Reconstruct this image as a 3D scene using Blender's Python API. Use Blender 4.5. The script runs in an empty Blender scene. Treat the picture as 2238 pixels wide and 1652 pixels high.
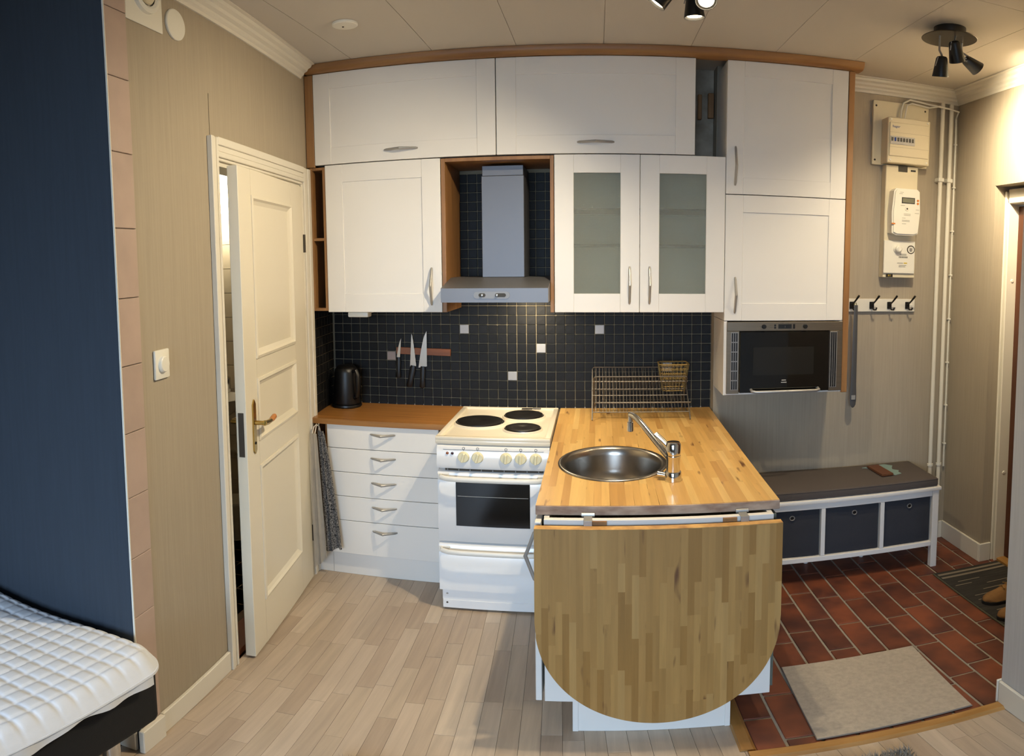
import bpy, bmesh, math, random
from mathutils import Matrix, Vector
random.seed(7)
S = bpy.context.scene
COL = S.collection
PI = math.pi

# ------------------------------------------------------------------ camera
FX, FY, CY = 1497.03, 1461.99, 676.72
def cam_rot(yaw, pit, rol):
    A = Matrix(((math.cos(yaw), -math.sin(yaw), 0), (math.sin(yaw), math.cos(yaw), 0), (0, 0, 1)))
    B = Matrix(((1, 0, 0), (0, math.cos(pit), math.sin(pit)), (0, -math.sin(pit), math.cos(pit))))
    D = Matrix(((math.cos(rol), 0, math.sin(rol)), (0, 1, 0), (-math.sin(rol), 0, math.cos(rol))))
    return D @ B @ A
_R = cam_rot(-0.1240, -0.0719, -0.0085)
_r, _w, _u = _R[0].copy(), _R[1].copy(), _R[2].copy()
cam = bpy.data.cameras.new('camera')
cam.type = 'PANO'
cam.panorama_type = 'EQUIRECTANGULAR'
cam.longitude_min, cam.longitude_max = -1119 / FX, 1119 / FX
cam.latitude_max, cam.latitude_min = CY / FY, (CY - 1652) / FY
cam.clip_start = 0.02
cam_o = bpy.data.objects.new('camera', cam)
COL.objects.link(cam_o)
cam_o.matrix_world = Matrix(((_r[0], _u[0], -_w[0], 1.4514), (_r[1], _u[1], -_w[1], -3.5494), (_r[2], _u[2], -_w[2], 1.6901), (0, 0, 0, 1)))
S.camera = cam_o

# ------------------------------------------------------------------ world, daylight, exposure
def srgb(h):
    h = h.lstrip('#')
    v = [int(h[i:i + 2], 16) / 255 for i in (0, 2, 4)]
    return tuple((c / 12.92 if c <= .04045 else ((c + .055) / 1.055) ** 2.4) for c in v) + (1,)
W = bpy.data.worlds.new('world'); S.world = W; W.use_nodes = True
W.node_tree.nodes['Background'].inputs[0].default_value = (0.62, 0.78, 1.0, 1)
W.node_tree.nodes['Background'].inputs[1].default_value = 1.0
def area(name, loc, rot, sx, sy, power, col):
    l = bpy.data.lights.new(name, 'AREA'); l.shape = 'RECTANGLE'; l.size = sx; l.size_y = sy
    l.energy = power; l.color = col
    o = bpy.data.objects.new(name, l); COL.objects.link(o); o.location = loc; o.rotation_euler = rot
    return o
# daylight entering through the room's window behind the camera
dayl = area('window_daylight', (0.75, -6.02, 1.60), (PI / 2 - .50, 0, 0), 2.1, 1.4, 70, (0.55, 0.75, 1.0))
dayl.data.spread = math.radians(95)
S.view_settings.view_transform = 'Standard'
S.view_settings.look = 'None'
S.view_settings.exposure = -0.22
S.view_settings.gamma = 1.0
S.view_settings.use_curve_mapping = False
try:
    S.cycles.use_denoising = True
    S.cycles.max_bounces = 6; S.cycles.diffuse_bounces = 3; S.cycles.glossy_bounces = 2; S.cycles.transmission_bounces = 5
    S.cycles.use_adaptive_sampling = True; S.cycles.adaptive_threshold = .12; S.cycles.adaptive_min_samples = 16
    S.cycles.sample_clamp_indirect = 6.0
except Exception:
    pass
LAMP = (1.0, 0.84, 0.58)      # warm bulb colour

# ------------------------------------------------------------------ mesh helpers
WM = {}
RC = random.Random(77)
I4 = Matrix.Identity(4)
def bmn(): return bmesh.new()
def box(bm, x0, x1, y0, y1, z0, z1, bev=0, seg=1):
    if x1 < x0: x0, x1 = x1, x0
    if y1 < y0: y0, y1 = y1, y0
    if z1 < z0: z0, z1 = z1, z0
    m = Matrix.Translation(((x0 + x1) / 2, (y0 + y1) / 2, (z0 + z1) / 2)) @ Matrix.Diagonal((x1 - x0, y1 - y0, z1 - z0, 1))
    r = bmesh.ops.create_cube(bm, size=1, matrix=m)
    if bev:
        es = list({e for v in r['verts'] for e in v.link_edges})
        bev = min(bev, .45 * min(x1 - x0, y1 - y0, z1 - z0))
        bmesh.ops.bevel(bm, geom=es, offset=bev, segments=seg, affect='EDGES', profile=.5)
    return bm
def prism(bm, pts, ax, a0, a1):
    """polygon pts in the two other axes, extruded along axis ax from a0 to a1"""
    def P(p, a):
        return {'x': (a, p[0], p[1]), 'y': (p[0], a, p[1]), 'z': (p[0], p[1], a)}[ax]
    A = [bm.verts.new(P(p, a0)) for p in pts]; B = [bm.verts.new(P(p, a1)) for p in pts]
    n = len(pts)
    fs = [bm.faces.new(A), bm.faces.new(B[::-1])]
    for i in range(n):
        j = (i + 1) % n
        fs.append(bm.faces.new((A[j], A[i], B[i], B[j])))
    bmesh.ops.recalc_face_normals(bm, faces=fs)
    return bm
def tube(bm, pts, r, seg=8, closed=False, sx=1.0, cap=True):
    pts = [Vector(p) for p in pts]; n = len(pts)
    rad = r if isinstance(r, (list, tuple)) else [r] * n
    rings = []; ref = None
    for i in range(n):
        if closed: t = pts[(i + 1) % n] - pts[i - 1]
        else: t = pts[min(i + 1, n - 1)] - pts[max(i - 1, 0)]
        t.normalize()
        if ref is None:
            ref = Vector((0, 0, 1)) if abs(t.z) < .9 else Vector((1, 0, 0))
        a = t.cross(ref)
        if a.length < 1e-5: a = t.cross(Vector((0, 1, 0)))
        a.normalize(); b = a.cross(t).normalized(); ref = b
        rings.append([bm.verts.new(pts[i] + rad[i] * (math.cos(2 * PI * k / seg) * a * sx + math.sin(2 * PI * k / seg) * b)) for k in range(seg)])
    fs = []
    for i in range(n if closed else n - 1):
        A, B = rings[i], rings[(i + 1) % n]
        for k in range(seg):
            l = (k + 1) % seg
            fs.append(bm.faces.new((A[k], A[l], B[l], B[k])))
    if cap and not closed:
        fs.append(bm.faces.new(rings[0])); fs.append(bm.faces.new(rings[-1][::-1]))
    bmesh.ops.recalc_face_normals(bm, faces=fs)
    return bm
def lathe(bm, prof, c=(0, 0, 0), seg=24, sx=1, sy=1, M=None):
    """prof [(r,z)], spun about z through c"""
    rings = []
    M = M or I4
    for r, z in prof:
        if r < 1e-6:
            rings.append([bm.verts.new(M @ Vector((c[0], c[1], c[2] + z)))])
        else:
            rings.append([bm.verts.new(M @ Vector((c[0] + sx * r * math.cos(2 * PI * k / seg), c[1] + sy * r * math.sin(2 * PI * k / seg), c[2] + z))) for k in range(seg)])
    fs = []
    for A, B in zip(rings, rings[1:]):
        for k in range(seg):
            l = (k + 1) % seg
            if len(A) == 1 and len(B) == 1: continue
            if len(A) == 1: fs.append(bm.faces.new((A[0], B[k], B[l])))
            elif len(B) == 1: fs.append(bm.faces.new((A[k], A[l], B[0])))
            else: fs.append(bm.faces.new((A[k], A[l], B[l], B[k])))
    bmesh.ops.recalc_face_normals(bm, faces=fs)
    return bm
def aim(loc, d):
    """matrix whose +z points along d, at loc"""
    return Matrix.Translation(loc) @ Vector(d).to_track_quat('Z', 'Y').to_matrix().to_4x4()
def fin(me, ang=35):
    for p in me.polygons: p.use_smooth = True
    try: me.set_sharp_from_angle(angle=math.radians(ang))
    except Exception: pass
def tagit(o, label=None, cat=None, group=None, kind=None):
    if label: o['label'] = label
    if cat: o['category'] = cat
    if group: o['group'] = group
    if kind: o['kind'] = kind
    return o
def obj(name, bm, mat, parent=None, M=None, label=None, cat=None, group=None, kind=None, ang=35):
    if M is not None: bm.transform(M)
    me = bpy.data.meshes.new(name)
    loc = Vector((0, 0, 0))
    if parent is not None:
        bm.transform(WM[parent.name].inverted())
    else:
        xs = [v.co for v in bm.verts]
        loc = Vector(((min(v.x for v in xs) + max(v.x for v in xs)) / 2, (min(v.y for v in xs) + max(v.y for v in xs)) / 2, min(v.z for v in xs)))
        bm.transform(Matrix.Translation(-loc))
    bm.to_mesh(me); bm.free(); fin(me, ang)
    o = bpy.data.objects.new(name, me); COL.objects.link(o)
    o.color = (RC.random(), RC.random(), 0, 1)
    if mat: me.materials.append(mat)
    if parent is not None:
        o.parent = parent; WM[o.name] = WM[parent.name]
    else:
        o.location = loc; WM[o.name] = Matrix.Translation(loc)
    return tagit(o, label, cat, group, kind)
def thing(name, label, cat, loc=(0, 0, 0), rz=0, group=None, kind=None):
    o = bpy.data.objects.new(name, None); COL.objects.link(o)
    o.location = loc; o.rotation_euler = (0, 0, rz); o.empty_display_size = .05
    WM[o.name] = Matrix.Translation(loc) @ Matrix.Rotation(rz, 4, 'Z')
    return tagit(o, label, cat, group, kind)
def piece(name, me, parent, M, kind=None):
    """a part sharing mesh data, placed by world matrix M"""
    o = bpy.data.objects.new(name, me); COL.objects.link(o); o.parent = parent
    o.color = (RC.random(), RC.random(), 0, 1)
    o.matrix_local = WM[parent.name].inverted() @ M
    WM[o.name] = M
    if kind: o['kind'] = kind
    return o
def mesh_of(name, bm, mat, ang=35):
    me = bpy.data.meshes.new(name); bm.to_mesh(me); bm.free(); fin(me, ang); me.materials.append(mat); return me
def bx(*a, **k): return box(bmn(), *a, **k)

# ------------------------------------------------------------------ materials
MATS = {}
class N:
    def __init__(s, name):
        s.m = bpy.data.materials.new(name); s.m.use_nodes = True
        s.t = s.m.node_tree; s.b = s.t.nodes['Principled BSDF']
    def n(s, ty, **kw):
        x = s.t.nodes.new(ty)
        for k, v in kw.items():
            if k in x.inputs: x.inputs[k].default_value = v
            else: setattr(x, k, v)
        return x
    def l(s, a, b): s.t.links.new(a, b)
    def rnd(s):
        i = s.n('ShaderNodeObjectInfo'); x = s.n('ShaderNodeSeparateColor'); s.l(i.outputs['Color'], x.inputs[0]); return x
def mat(name, col, rough=.5, metal=0, var=0, vscale=(8, 8, 8), bump=0, bscale=None, spec=.5, coat=0, emit=None, estr=0, dark=None, orand=0, detail=4, coords='Object'):
    k = N(name); b = k.b
    c = srgb(col) if isinstance(col, str) else col
    b.inputs['Base Color'].default_value = c
    b.inputs['Roughness'].default_value = rough; b.inputs['Metallic'].default_value = metal
    b.inputs['Specular IOR Level'].default_value = spec
    b.inputs['Coat Weight'].default_value = coat
    if emit:
        b.inputs['Emission Color'].default_value = srgb(emit) if isinstance(emit, str) else emit
        b.inputs['Emission Strength'].default_value = estr
    tc = k.n('ShaderNodeTexCoord')
    out = None
    oi = None
    if orand or var: oi = k.rnd()
    if var:
        mp = k.n('ShaderNodeMapping'); k.l(tc.outputs[coords], mp.inputs['Vector']); mp.inputs['Scale'].default_value = vscale
        ad = k.n('ShaderNodeVectorMath', operation='ADD'); k.l(mp.outputs[0], ad.inputs[0])
        mu = k.n('ShaderNodeMath', operation='MULTIPLY'); k.l(oi.outputs[0], mu.inputs[0]); mu.inputs[1].default_value = 37.0
        k.l(mu.outputs[0], ad.inputs[1])
        nz = k.n('ShaderNodeTexNoise', Scale=1.0, Detail=detail); k.l(ad.outputs[0], nz.inputs['Vector'])
        rp = k.n('ShaderNodeValToRGB'); k.l(nz.outputs['Fac'], rp.inputs[0])
        d = srgb(dark) if dark else tuple(x * (1 - var) for x in c[:3]) + (1,)
        rp.color_ramp.elements[0].position = .3; rp.color_ramp.elements[1].position = .7
        rp.color_ramp.elements[0].color = d; rp.color_ramp.elements[1].color = c
        out = rp.outputs[0]
    if orand:
        hs = k.n('ShaderNodeHueSaturation')
        mr = k.n('ShaderNodeMapRange'); k.l(oi.outputs[0], mr.inputs[0]); mr.inputs[3].default_value = 1 - orand; mr.inputs[4].default_value = 1 + orand
        k.l(mr.outputs[0], hs.inputs['Value'])
        if out: k.l(out, hs.inputs['Color'])
        else: hs.inputs['Color'].default_value = c
        out = hs.outputs[0]
    if out: k.l(out, b.inputs['Base Color'])
    if bump:
        mp2 = k.n('ShaderNodeMapping'); k.l(tc.outputs[coords], mp2.inputs['Vector']); mp2.inputs['Scale'].default_value = bscale or vscale
        nz2 = k.n('ShaderNodeTexNoise', Scale=1.0, Detail=3.0); k.l(mp2.outputs[0], nz2.inputs['Vector'])
        bp = k.n('ShaderNodeBump', Strength=bump, Distance=.002); k.l(nz2.outputs['Fac'], bp.inputs['Height']); k.l(bp.outputs[0], b.inputs['Normal'])
    MATS[name] = k.m
    return k.m
def stave_mat(name, cols, axis, rough=.45, coat=0, knots=True):
    """wood lamellae: each object its own tone, grain along axis, a few knots"""
    k = N(name); b = k.b; b.inputs['Roughness'].default_value = rough; b.inputs['Coat Weight'].default_value = coat
    tc = k.n('ShaderNodeTexCoord'); oi = k.rnd()
    rp = k.n('ShaderNodeValToRGB'); rp.color_ramp.interpolation = 'CONSTANT'
    els = rp.color_ramp.elements
    for i, c in enumerate(cols):
        p = i / len(cols)
        e = els[0] if i == 0 else els.new(p)
        e.position = p; e.color = srgb(c)
    els.remove(els[len(els) - 1])
    k.l(oi.outputs[0], rp.inputs[0])
    sc = [38, 38, 38]; sc['xyz'.index(axis)] = 2.2
    mp = k.n('ShaderNodeMapping'); mp.inputs['Scale'].default_value = sc; k.l(tc.outputs['Object'], mp.inputs['Vector'])
    mu = k.n('ShaderNodeMath', operation='MULTIPLY'); k.l(oi.outputs[0], mu.inputs[0]); mu.inputs[1].default_value = 91.0
    ad = k.n('ShaderNodeVectorMath', operation='ADD'); k.l(mp.outputs[0], ad.inputs[0]); k.l(mu.outputs[0], ad.inputs[1])
    nz = k.n('ShaderNodeTexNoise', Scale=1.0, Detail=5.0); nz.inputs['Roughness'].default_value = .6; k.l(ad.outputs[0], nz.inputs['Vector'])
    mr = k.n('ShaderNodeMapRange'); k.l(nz.outputs['Fac'], mr.inputs[0]); mr.inputs[1].default_value = .3; mr.inputs[2].default_value = .7; mr.inputs[3].default_value = .86; mr.inputs[4].default_value = 1.08
    hs = k.n('ShaderNodeHueSaturation'); k.l(rp.outputs[0], hs.inputs['Color']); k.l(mr.outputs[0], hs.inputs['Value'])
    out = hs.outputs[0]
    if knots:
        sk = [26, 26, 26]; sk['xyz'.index(axis)] = 5
        mp3 = k.n('ShaderNodeMapping'); mp3.inputs['Scale'].default_value = sk; k.l(tc.outputs['Object'], mp3.inputs['Vector'])
        ad3 = k.n('ShaderNodeVectorMath', operation='ADD'); k.l(mp3.outputs[0], ad3.inputs[0]); k.l(mu.outputs[0], ad3.inputs[1])
        n3 = k.n('ShaderNodeTexNoise', Scale=1.0, Detail=2.0); k.l(ad3.outputs[0], n3.inputs['Vector'])
        r3 = k.n('ShaderNodeMapRange'); k.l(n3.outputs['Fac'], r3.inputs[0]); r3.inputs[1].default_value = .665; r3.inputs[2].default_value = .76
        mx = k.n('ShaderNodeMixRGB'); k.l(r3.outputs[0], mx.inputs[0]); k.l(out, mx.inputs[1]); mx.inputs[2].default_value = srgb('#6a4526')
        out = mx.outputs[0]
    k.l(out, b.inputs['Base Color'])
    MATS[name] = k.m
    return k.m

white = mat('cabinet_white', '#e6e2db', .38, var=.02, vscale=(3, 3, 3))
white_in = mat('cabinet_inside_white', '#dcd8d0', .6)
beech = mat('beech_veneer', '#9d7346', .45, var=.25, vscale=(30, 30, 2.5), dark='#825a33')
beech_h = mat('beech_moulding', '#9e7548', .42, var=.25, vscale=(2.5, 30, 30), dark='#855d35')
worktop_l = mat('oiled_worktop', '#a5733a', .35, var=.35, vscale=(2.0, 55, 30), dark='#84572b')
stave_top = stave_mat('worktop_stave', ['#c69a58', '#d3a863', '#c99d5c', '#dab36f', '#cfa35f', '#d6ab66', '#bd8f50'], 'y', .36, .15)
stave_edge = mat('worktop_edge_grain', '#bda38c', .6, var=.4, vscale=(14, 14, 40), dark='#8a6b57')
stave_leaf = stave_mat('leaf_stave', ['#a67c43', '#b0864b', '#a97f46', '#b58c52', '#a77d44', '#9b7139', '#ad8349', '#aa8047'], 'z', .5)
leaf_edge = mat('leaf_edge_grain', '#d6a862', .55, var=.3, vscale=(20, 20, 20), dark='#9c6f3c')
floor_st = stave_mat('floor_stave', ['#b4a18c', '#bdaa95', '#b7a48e', '#c4b29d', '#ae9a85', '#bba893'], 'y', .38, knots=False)
floor_base = mat('floor_gap', '#6e5c48', .8)
terra = mat('terracotta_tile', '#80452b', .5, var=.5, vscale=(7, 7, 7), dark='#4f2b22', orand=.2, bump=.25, bscale=(40, 40, 40), detail=2)
grout_f = mat('floor_grout', '#a09788', .9, var=.15, vscale=(30, 30, 30))
slate = mat('slate_tile', '#161617', .52, spec=.25, var=.3, vscale=(35, 35, 35), bump=.6, bscale=(45, 45, 45), orand=.18)
pale_t = mat('pale_mosaic_tile', '#9fa1a8', .4)
sand_t = mat('sand_mosaic_tile', '#a08f86', .5)
grout_w = mat('splash_grout', '#857b66', .9)
wallp = mat('beige_wallpaper', '#aa9e8a', .85, var=.10, vscale=(120, 120, 3), bump=.35, bscale=(160, 160, 6))
bluep = mat('blue_wallpaper', '#343d48', .8, var=.14, vscale=(70, 70, 3), bump=.4, bscale=(150, 150, 8))
pink_t = mat('pink_tile', '#b8a294', .5, var=.12, vscale=(9, 9, 9), orand=.05)
plaster = mat('bare_plaster', '#b9af9f', .95, var=.4, vscale=(9, 9, 9), dark='#877d6d', bump=.5, bscale=(20, 20, 20))
ceil_m = mat('ceiling_paint', '#cdc6bb', .75)
trim_w = mat('trim_white', '#e2dccd', .5)
door_w = mat('door_white', '#e4dcc8', .42)
steel = mat('brushed_steel', '#a9a59e', .35, 1.0, var=.12, vscale=(3, 3, 160))
sink_m = mat('sink_steel', '#b0a9a0', .28, 1.0, var=.1, vscale=(10, 10, 10))
chrome = mat('chrome', '#d8d6d2', .1, 1.0)
nickel = mat('satin_nickel', '#a8a6a2', .38, .55)
hood_m = mat('hood_silver', '#7d7d80', .45, .6)
hood_c = mat('hood_chimney_silver', '#74767c', .45, .5)
brass = mat('brass', '#b59a5a', .25, 1.0)
darkmetal = mat('dark_metal', '#4a443c', .5, .8)
bronze = mat('microwave_steel', '#8d8272', .36, .9, var=.1, vscale=(3, 3, 120))
blackg = mat('black_glass', '#050505', .06, spec=.6)
blackp = mat('black_plastic', '#0b0a0a', .4)
blackm = mat('black_metal', '#12110f', .4)
glass_win = mat('oven_window_glass', '#0b0c0d', .12, spec=.5)
iron = mat('hotplate_iron', '#1d1a18', .42, .3, var=.2, vscale=(30, 30, 30))
enamel = mat('stove_enamel', '#e4e3e1', .22, coat=.3)
enamel_c = mat('hob_enamel_cream', '#e4dac6', .3, coat=.3)
knob_m = mat('knob_cream', '#e6ddb8', .4)
handle_c = mat('stove_handle_white', '#e8e4da', .35)
black_fab = mat('black_bed_fabric', '#0c0b0b', .95, bump=.4, bscale=(300, 300, 300))
quilt = mat('quilted_white_cotton', '#dcdfe4', .9, bump=.2, bscale=(60, 60, 60))
cush = mat('grey_brown_cushion', '#544c48', .95, bump=.3, bscale=(250, 250, 250))
boxfab = mat('charcoal_box_fabric', '#33343a', .95, bump=.3, bscale=(200, 200, 200))
bench_w = mat('bench_white', '#e6e2dc', .4)
mat_m = mat('beige_mat', '#b9ac9a', .95, var=.18, vscale=(60, 60, 60), bump=.5, bscale=(120, 120, 120))
rug_m = mat('striped_rug', '#3a3630', .95, var=.45, vscale=(6, 160, 6), dark='#211f1c', bump=.5, bscale=(100, 100, 100))
rug_p = mat('rug_pale_stripe', '#7f7463', .95)
rug_e = mat('rug_green_edge', '#4d4a3a', .95)
suede = mat('tan_suede', '#8e673a', .9, var=.2, vscale=(30, 30, 30))
sole_m = mat('dark_shoe_sole', '#17130f', .8)
leather = mat('brown_leather', '#5e3419', .5)
teal = mat('teal_paper', '#7d9692', .8)
shag = mat('grey_shag_pile', '#a59c8e', .95, var=.4, vscale=(80, 80, 80))
oak_thr = mat('oak_threshold', '#b8894c', .5, var=.25, vscale=(4, 30, 30), dark='#96692f')
oak_thr_y = mat('oak_threshold_side', '#b08348', .5, var=.25, vscale=(30, 4, 30), dark='#8f642e')
door_b = mat('brown_entrance_door', '#5a2f16', .45, var=.35, vscale=(30, 30, 2), dark='#431f0d')
plast_w = mat('white_plastic', '#e8e4d6', .35)
plast_c = mat('cream_plastic', '#dfd3b4', .4)
lcd = mat('grey_display', '#6f705f', .2)
ink = mat('dark_print', '#3a3834', .8)
blue_ink = mat('blue_print', '#1c3f8c', .7)
orange_m = mat('orange_sticker', '#c9762a', .6)
yellow_m = mat('yellow_sticker', '#d9b93a', .6)
grey_s = mat('grey_strap', '#4f4f50', .45)
bulb = mat('lit_bulb', '#fff0d0', .5, emit=(1, .82, .55, 1), estr=30)
lens = mat('lit_hood_lens', '#fff0d0', .5, emit=(1, .80, .5, 1), estr=12)
bathlamp = mat('lit_bathroom_lamp', '#fff4e0', .5, emit=(1, .9, .72, 1), estr=9)
bath_t = mat('bathroom_wall_tile', '#c9bca0', .3)
bath_f = mat('bathroom_floor_tile', '#3c3830', .5, orand=.1)
porcelain = mat('porcelain', '#d8d2c4', .15)
towel_w = mat('white_towel_cotton', '#dcd3c4', .95, var=.12, vscale=(14, 14, 14), bump=.5, bscale=(90, 90, 90))
towel_d = mat('speckled_navy_towel', '#b9b4ae', .95, var=.5, vscale=(170, 170, 170), dark='#0c0f1c', detail=1)
bamboo = mat('gold_wire', '#9c8450', .5, .8)
rackw = mat('rack_wire', '#7a746c', .5, .8)
knifewood = mat('knife_bar_wood', '#8a4f28', .5, var=.3, vscale=(3, 30, 30))
kn_steel = mat('knife_steel', '#b7b2aa', .3, 1.0)
red_l = mat('dark_red_lamp', '#3a0f14', .25)
amb_l = mat('amber_lamp', '#8a4a18', .25)
glassm = mat('ribbed_glass', '#e0e5da', .07)
gk = glassm.node_tree; gb = gk.nodes['Principled BSDF']
gb.inputs['Transmission Weight'].default_value = .8; gb.inputs['IOR'].default_value = 1.18
# fine cross ribs pressed in the pane
_tc = gk.nodes.new('ShaderNodeTexCoord')
_w1 = gk.nodes.new('ShaderNodeTexWave'); _w1.inputs['Scale'].default_value = 45; _w1.bands_direction = 'X'
_w2 = gk.nodes.new('ShaderNodeTexWave'); _w2.inputs['Scale'].default_value = 45; _w2.bands_direction = 'Z'
_ad = gk.nodes.new('ShaderNodeMath'); _ad.operation = 'ADD'
_bp = gk.nodes.new('ShaderNodeBump'); _bp.inputs['Strength'].default_value = .35; _bp.inputs['Distance'].default_value = .002
for _x in (_w1, _w2): gk.links.new(_tc.outputs['Object'], _x.inputs['Vector'])
gk.links.new(_w1.outputs['Fac'], _ad.inputs[0]); gk.links.new(_w2.outputs['Fac'], _ad.inputs[1])
gk.links.new(_ad.outputs[0], _bp.inputs['Height']); gk.links.new(_bp.outputs[0], gb.inputs['Normal'])
shelfglass = mat('glass_shelf_edge', '#0e1618', .7, spec=.1)
winglass = mat('window_glass', '#ffffff', .0)
_g = winglass.node_tree.nodes['Principled BSDF']; _g.inputs['Transmission Weight'].default_value = 1; _g.inputs['IOR'].default_value = 1.02

# ------------------------------------------------------------------ setting
ZC = 2.75                    # ceiling
SL = -0.0926                 # the left wall leans in: x = SL * y
TH = math.atan2(-1, -SL) if False else math.atan2(-1.0, 0.0926)
LWM = Matrix.Rotation(TH, 4, 'Z')   # local x: along the left wall towards the camera, local y: out of the wall
K = math.sqrt(1 + SL * SL)
def A_(y): return -y * K     # y on the wall -> distance along it

def st(name, label, cat, bm, m, M=None, ang=35):
    return obj(name, bm, m, None, M, label, cat, None, 'structure', ang)

# ceiling with boarded panels
b = bx(-3.3, 3.75, -6.4, .12, ZC + .004, ZC + .1)
ceil = st('ceiling', 'pale beige ceiling of wide flat boards with thin seams', 'ceiling', b, ceil_m)
xs = [-3.3, -2.44, -1.65, -.87, -.085, .305, .70, 1.09, 1.482, 1.875, 2.27, 2.66, 3.05, 3.44]
for i in range(len(xs) - 1):
    ys = [0, -1.405, -6.35] if xs[i] > 2.5 else [0, -2.9, -6.35]
    for j in range(2):
        obj('panel', bx(xs[i] + .0012, xs[i + 1] - .0012, ys[j + 1] + .0012, ys[j] - .0012, ZC, ZC + .0035), ceil_m, ceil)

# wood floor: base, then single staves laid along the room
fl = st('floor', 'pale whitewashed three-strip wooden parquet floor', 'floor', bx(-3.3, 2.80, -6.4, .05, -.06, -.012), floor_base)
FR = Matrix.Rotation(math.radians(3.2), 4, 'Z')
HX = 1.888
def clip_poly(poly, f):
    out = []
    for i in range(len(poly)):
        a, c = poly[i], poly[(i + 1) % len(poly)]
        fa, fc = f(a), f(c)
        if fa >= 0: out.append(a)
        if (fa >= 0) != (fc >= 0):
            t = fa / (fa - fc); out.append((a[0] + t * (c[0] - a[0]), a[1] + t * (c[1] - a[1])))
    return out
rs = random.Random(3)
rest = bmn(); nst = 0
sw = .0655
staves = []
u = -3.0
ci = 0
while u < 3.2:
    v = -6.3 - rs.random() * .4
    while v < .4:
        L = rs.uniform(.26, .52)
        staves.append((u, v, L)); v += L
    ci += 1
    u += sw
def lay_stave(poly):
    global nst
    ar = abs(sum(poly[i][0] * poly[(i + 1) % len(poly)][1] - poly[(i + 1) % len(poly)][0] * poly[i][1] for i in range(len(poly)))) / 2
    if ar < 1e-4: return
    cx = sum(p[0] for p in poly) / len(poly); cy = sum(p[1] for p in poly) / len(poly)
    vis = (-.02 < cx < 2.75 and -2.0 < cy < -.30) and not (1.33 < cx < 1.99 and cy > -1.3) and not (.76 < cx < 1.33 and cy > -.55) and not (cx < .75 and cy > -.36)
    if vis and nst < 300:
        nst += 1
        bm = bmn(); prism(bm, poly, 'z', -.012, rs.uniform(-.0004, .0002))
        obj('stave', bm, floor_st, fl)
    else:
        prism(rest, poly, 'z', -.012, 0)
for (u, v, L) in staves:
    g = .0005
    quad = [(u + g, v + g), (u + sw - g, v + g), (u + sw - g, v + L - g), (u + g, v + L - g)]
    wq = [(FR @ Vector((x, y, 0))).to_2d() for x, y in quad]
    poly = [(p.x, p.y) for p in wq]
    cx = sum(p[0] for p in poly) / 4; cy = sum(p[1] for p in poly) / 4
    # keep inside the room: right of the left wall, left of the partition, off the tiled hall
    if cy > -2.06: poly = clip_poly(poly, lambda p: p[0] - (SL * p[1] + .004)) if poly else poly
    if poly: poly = clip_poly(poly, lambda p: 2.75 - p[0])
    if poly: poly = clip_poly(poly, lambda p: -.02 - p[1])
    if not poly or len(poly) < 3: continue
    pieces_ = [poly]
    if max(p[0] for p in poly) > HX and max(p[1] for p in poly) > -1.737:
        q1 = clip_poly(poly, lambda p: HX - p[0]); q2 = clip_poly(poly, lambda p: p[0] - HX)
        if q2: q2 = clip_poly(q2, lambda p: -1.737 - p[1])
        pieces_ = [q for q in (q1, q2) if q and len(q) > 2]
    for poly in pieces_: lay_stave(poly)
obj('stave_field', rest, floor_st, fl, kind='stuff')

# tiled hall floor
fh = st('floor_entry', 'rust red clay tile floor of the entrance with grey joints', 'floor', bx(HX + .001, 3.62, -1.735, -.03, -.06, -.004), grout_f)
tw, tl, jt = .1125, .282, .0105
tm = mesh_of('tile', bx(-(tw - jt) / 2, (tw - jt) / 2, -(tl - jt) / 2, (tl - jt) / 2, -.006, .001, bev=.002), terra)
offs = [.06, .20, .10, .02, .21, .283, .06, .01, .23, .10, .21, .05, .16, .25, .1, .2]
k = 0; x = 1.925 - .025
while x < 3.56:
    y = -.06 - offs[k % len(offs)] + .28
    while y > -1.99:
        xc, yc_ = x + tw / 2, y - tl / 2
        y0, y1 = max(y - tl + jt / 2, -1.733), min(y - jt / 2, -.06)
        x0, x1 = max(x + jt / 2, HX + .03), min(x + tw - jt / 2, 3.56)
        if y1 - y0 > .015 and x1 - x0 > .01:
            if abs((y1 - y0) - (tl - jt)) < 1e-4 and abs((x1 - x0) - (tw - jt)) < 1e-4:
                piece('tile', tm, fh, Matrix.Translation((xc, yc_, rs.uniform(-.0006, .0006))) @ Matrix.Rotation(rs.choice((0, PI)), 4, 'Z'))
            else:
                obj('tile', bx(x0, x1, y0, y1, -.006, .001, bev=.002), terra, fh)
        y -= tl
    x += tw; k += 1
# oak strips where tile meets parquet
st('trim_1', 'oak threshold strip between clay tiles and pale parquet in front', 'threshold', prism(bmn(), [(-1.772, 0), (-1.762, .012), (-1.73, .013), (-1.716, .002)], 'x', HX, 2.75), oak_thr)
st('trim_2', 'oak edge strip beside the peninsula where the clay tiles begin', 'threshold', prism(bmn(), [(HX - .022, .001), (HX - .016, .010), (HX + .018, .010), (HX + .028, .002)], 'y', -1.715, -.11), oak_thr_y)

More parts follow.
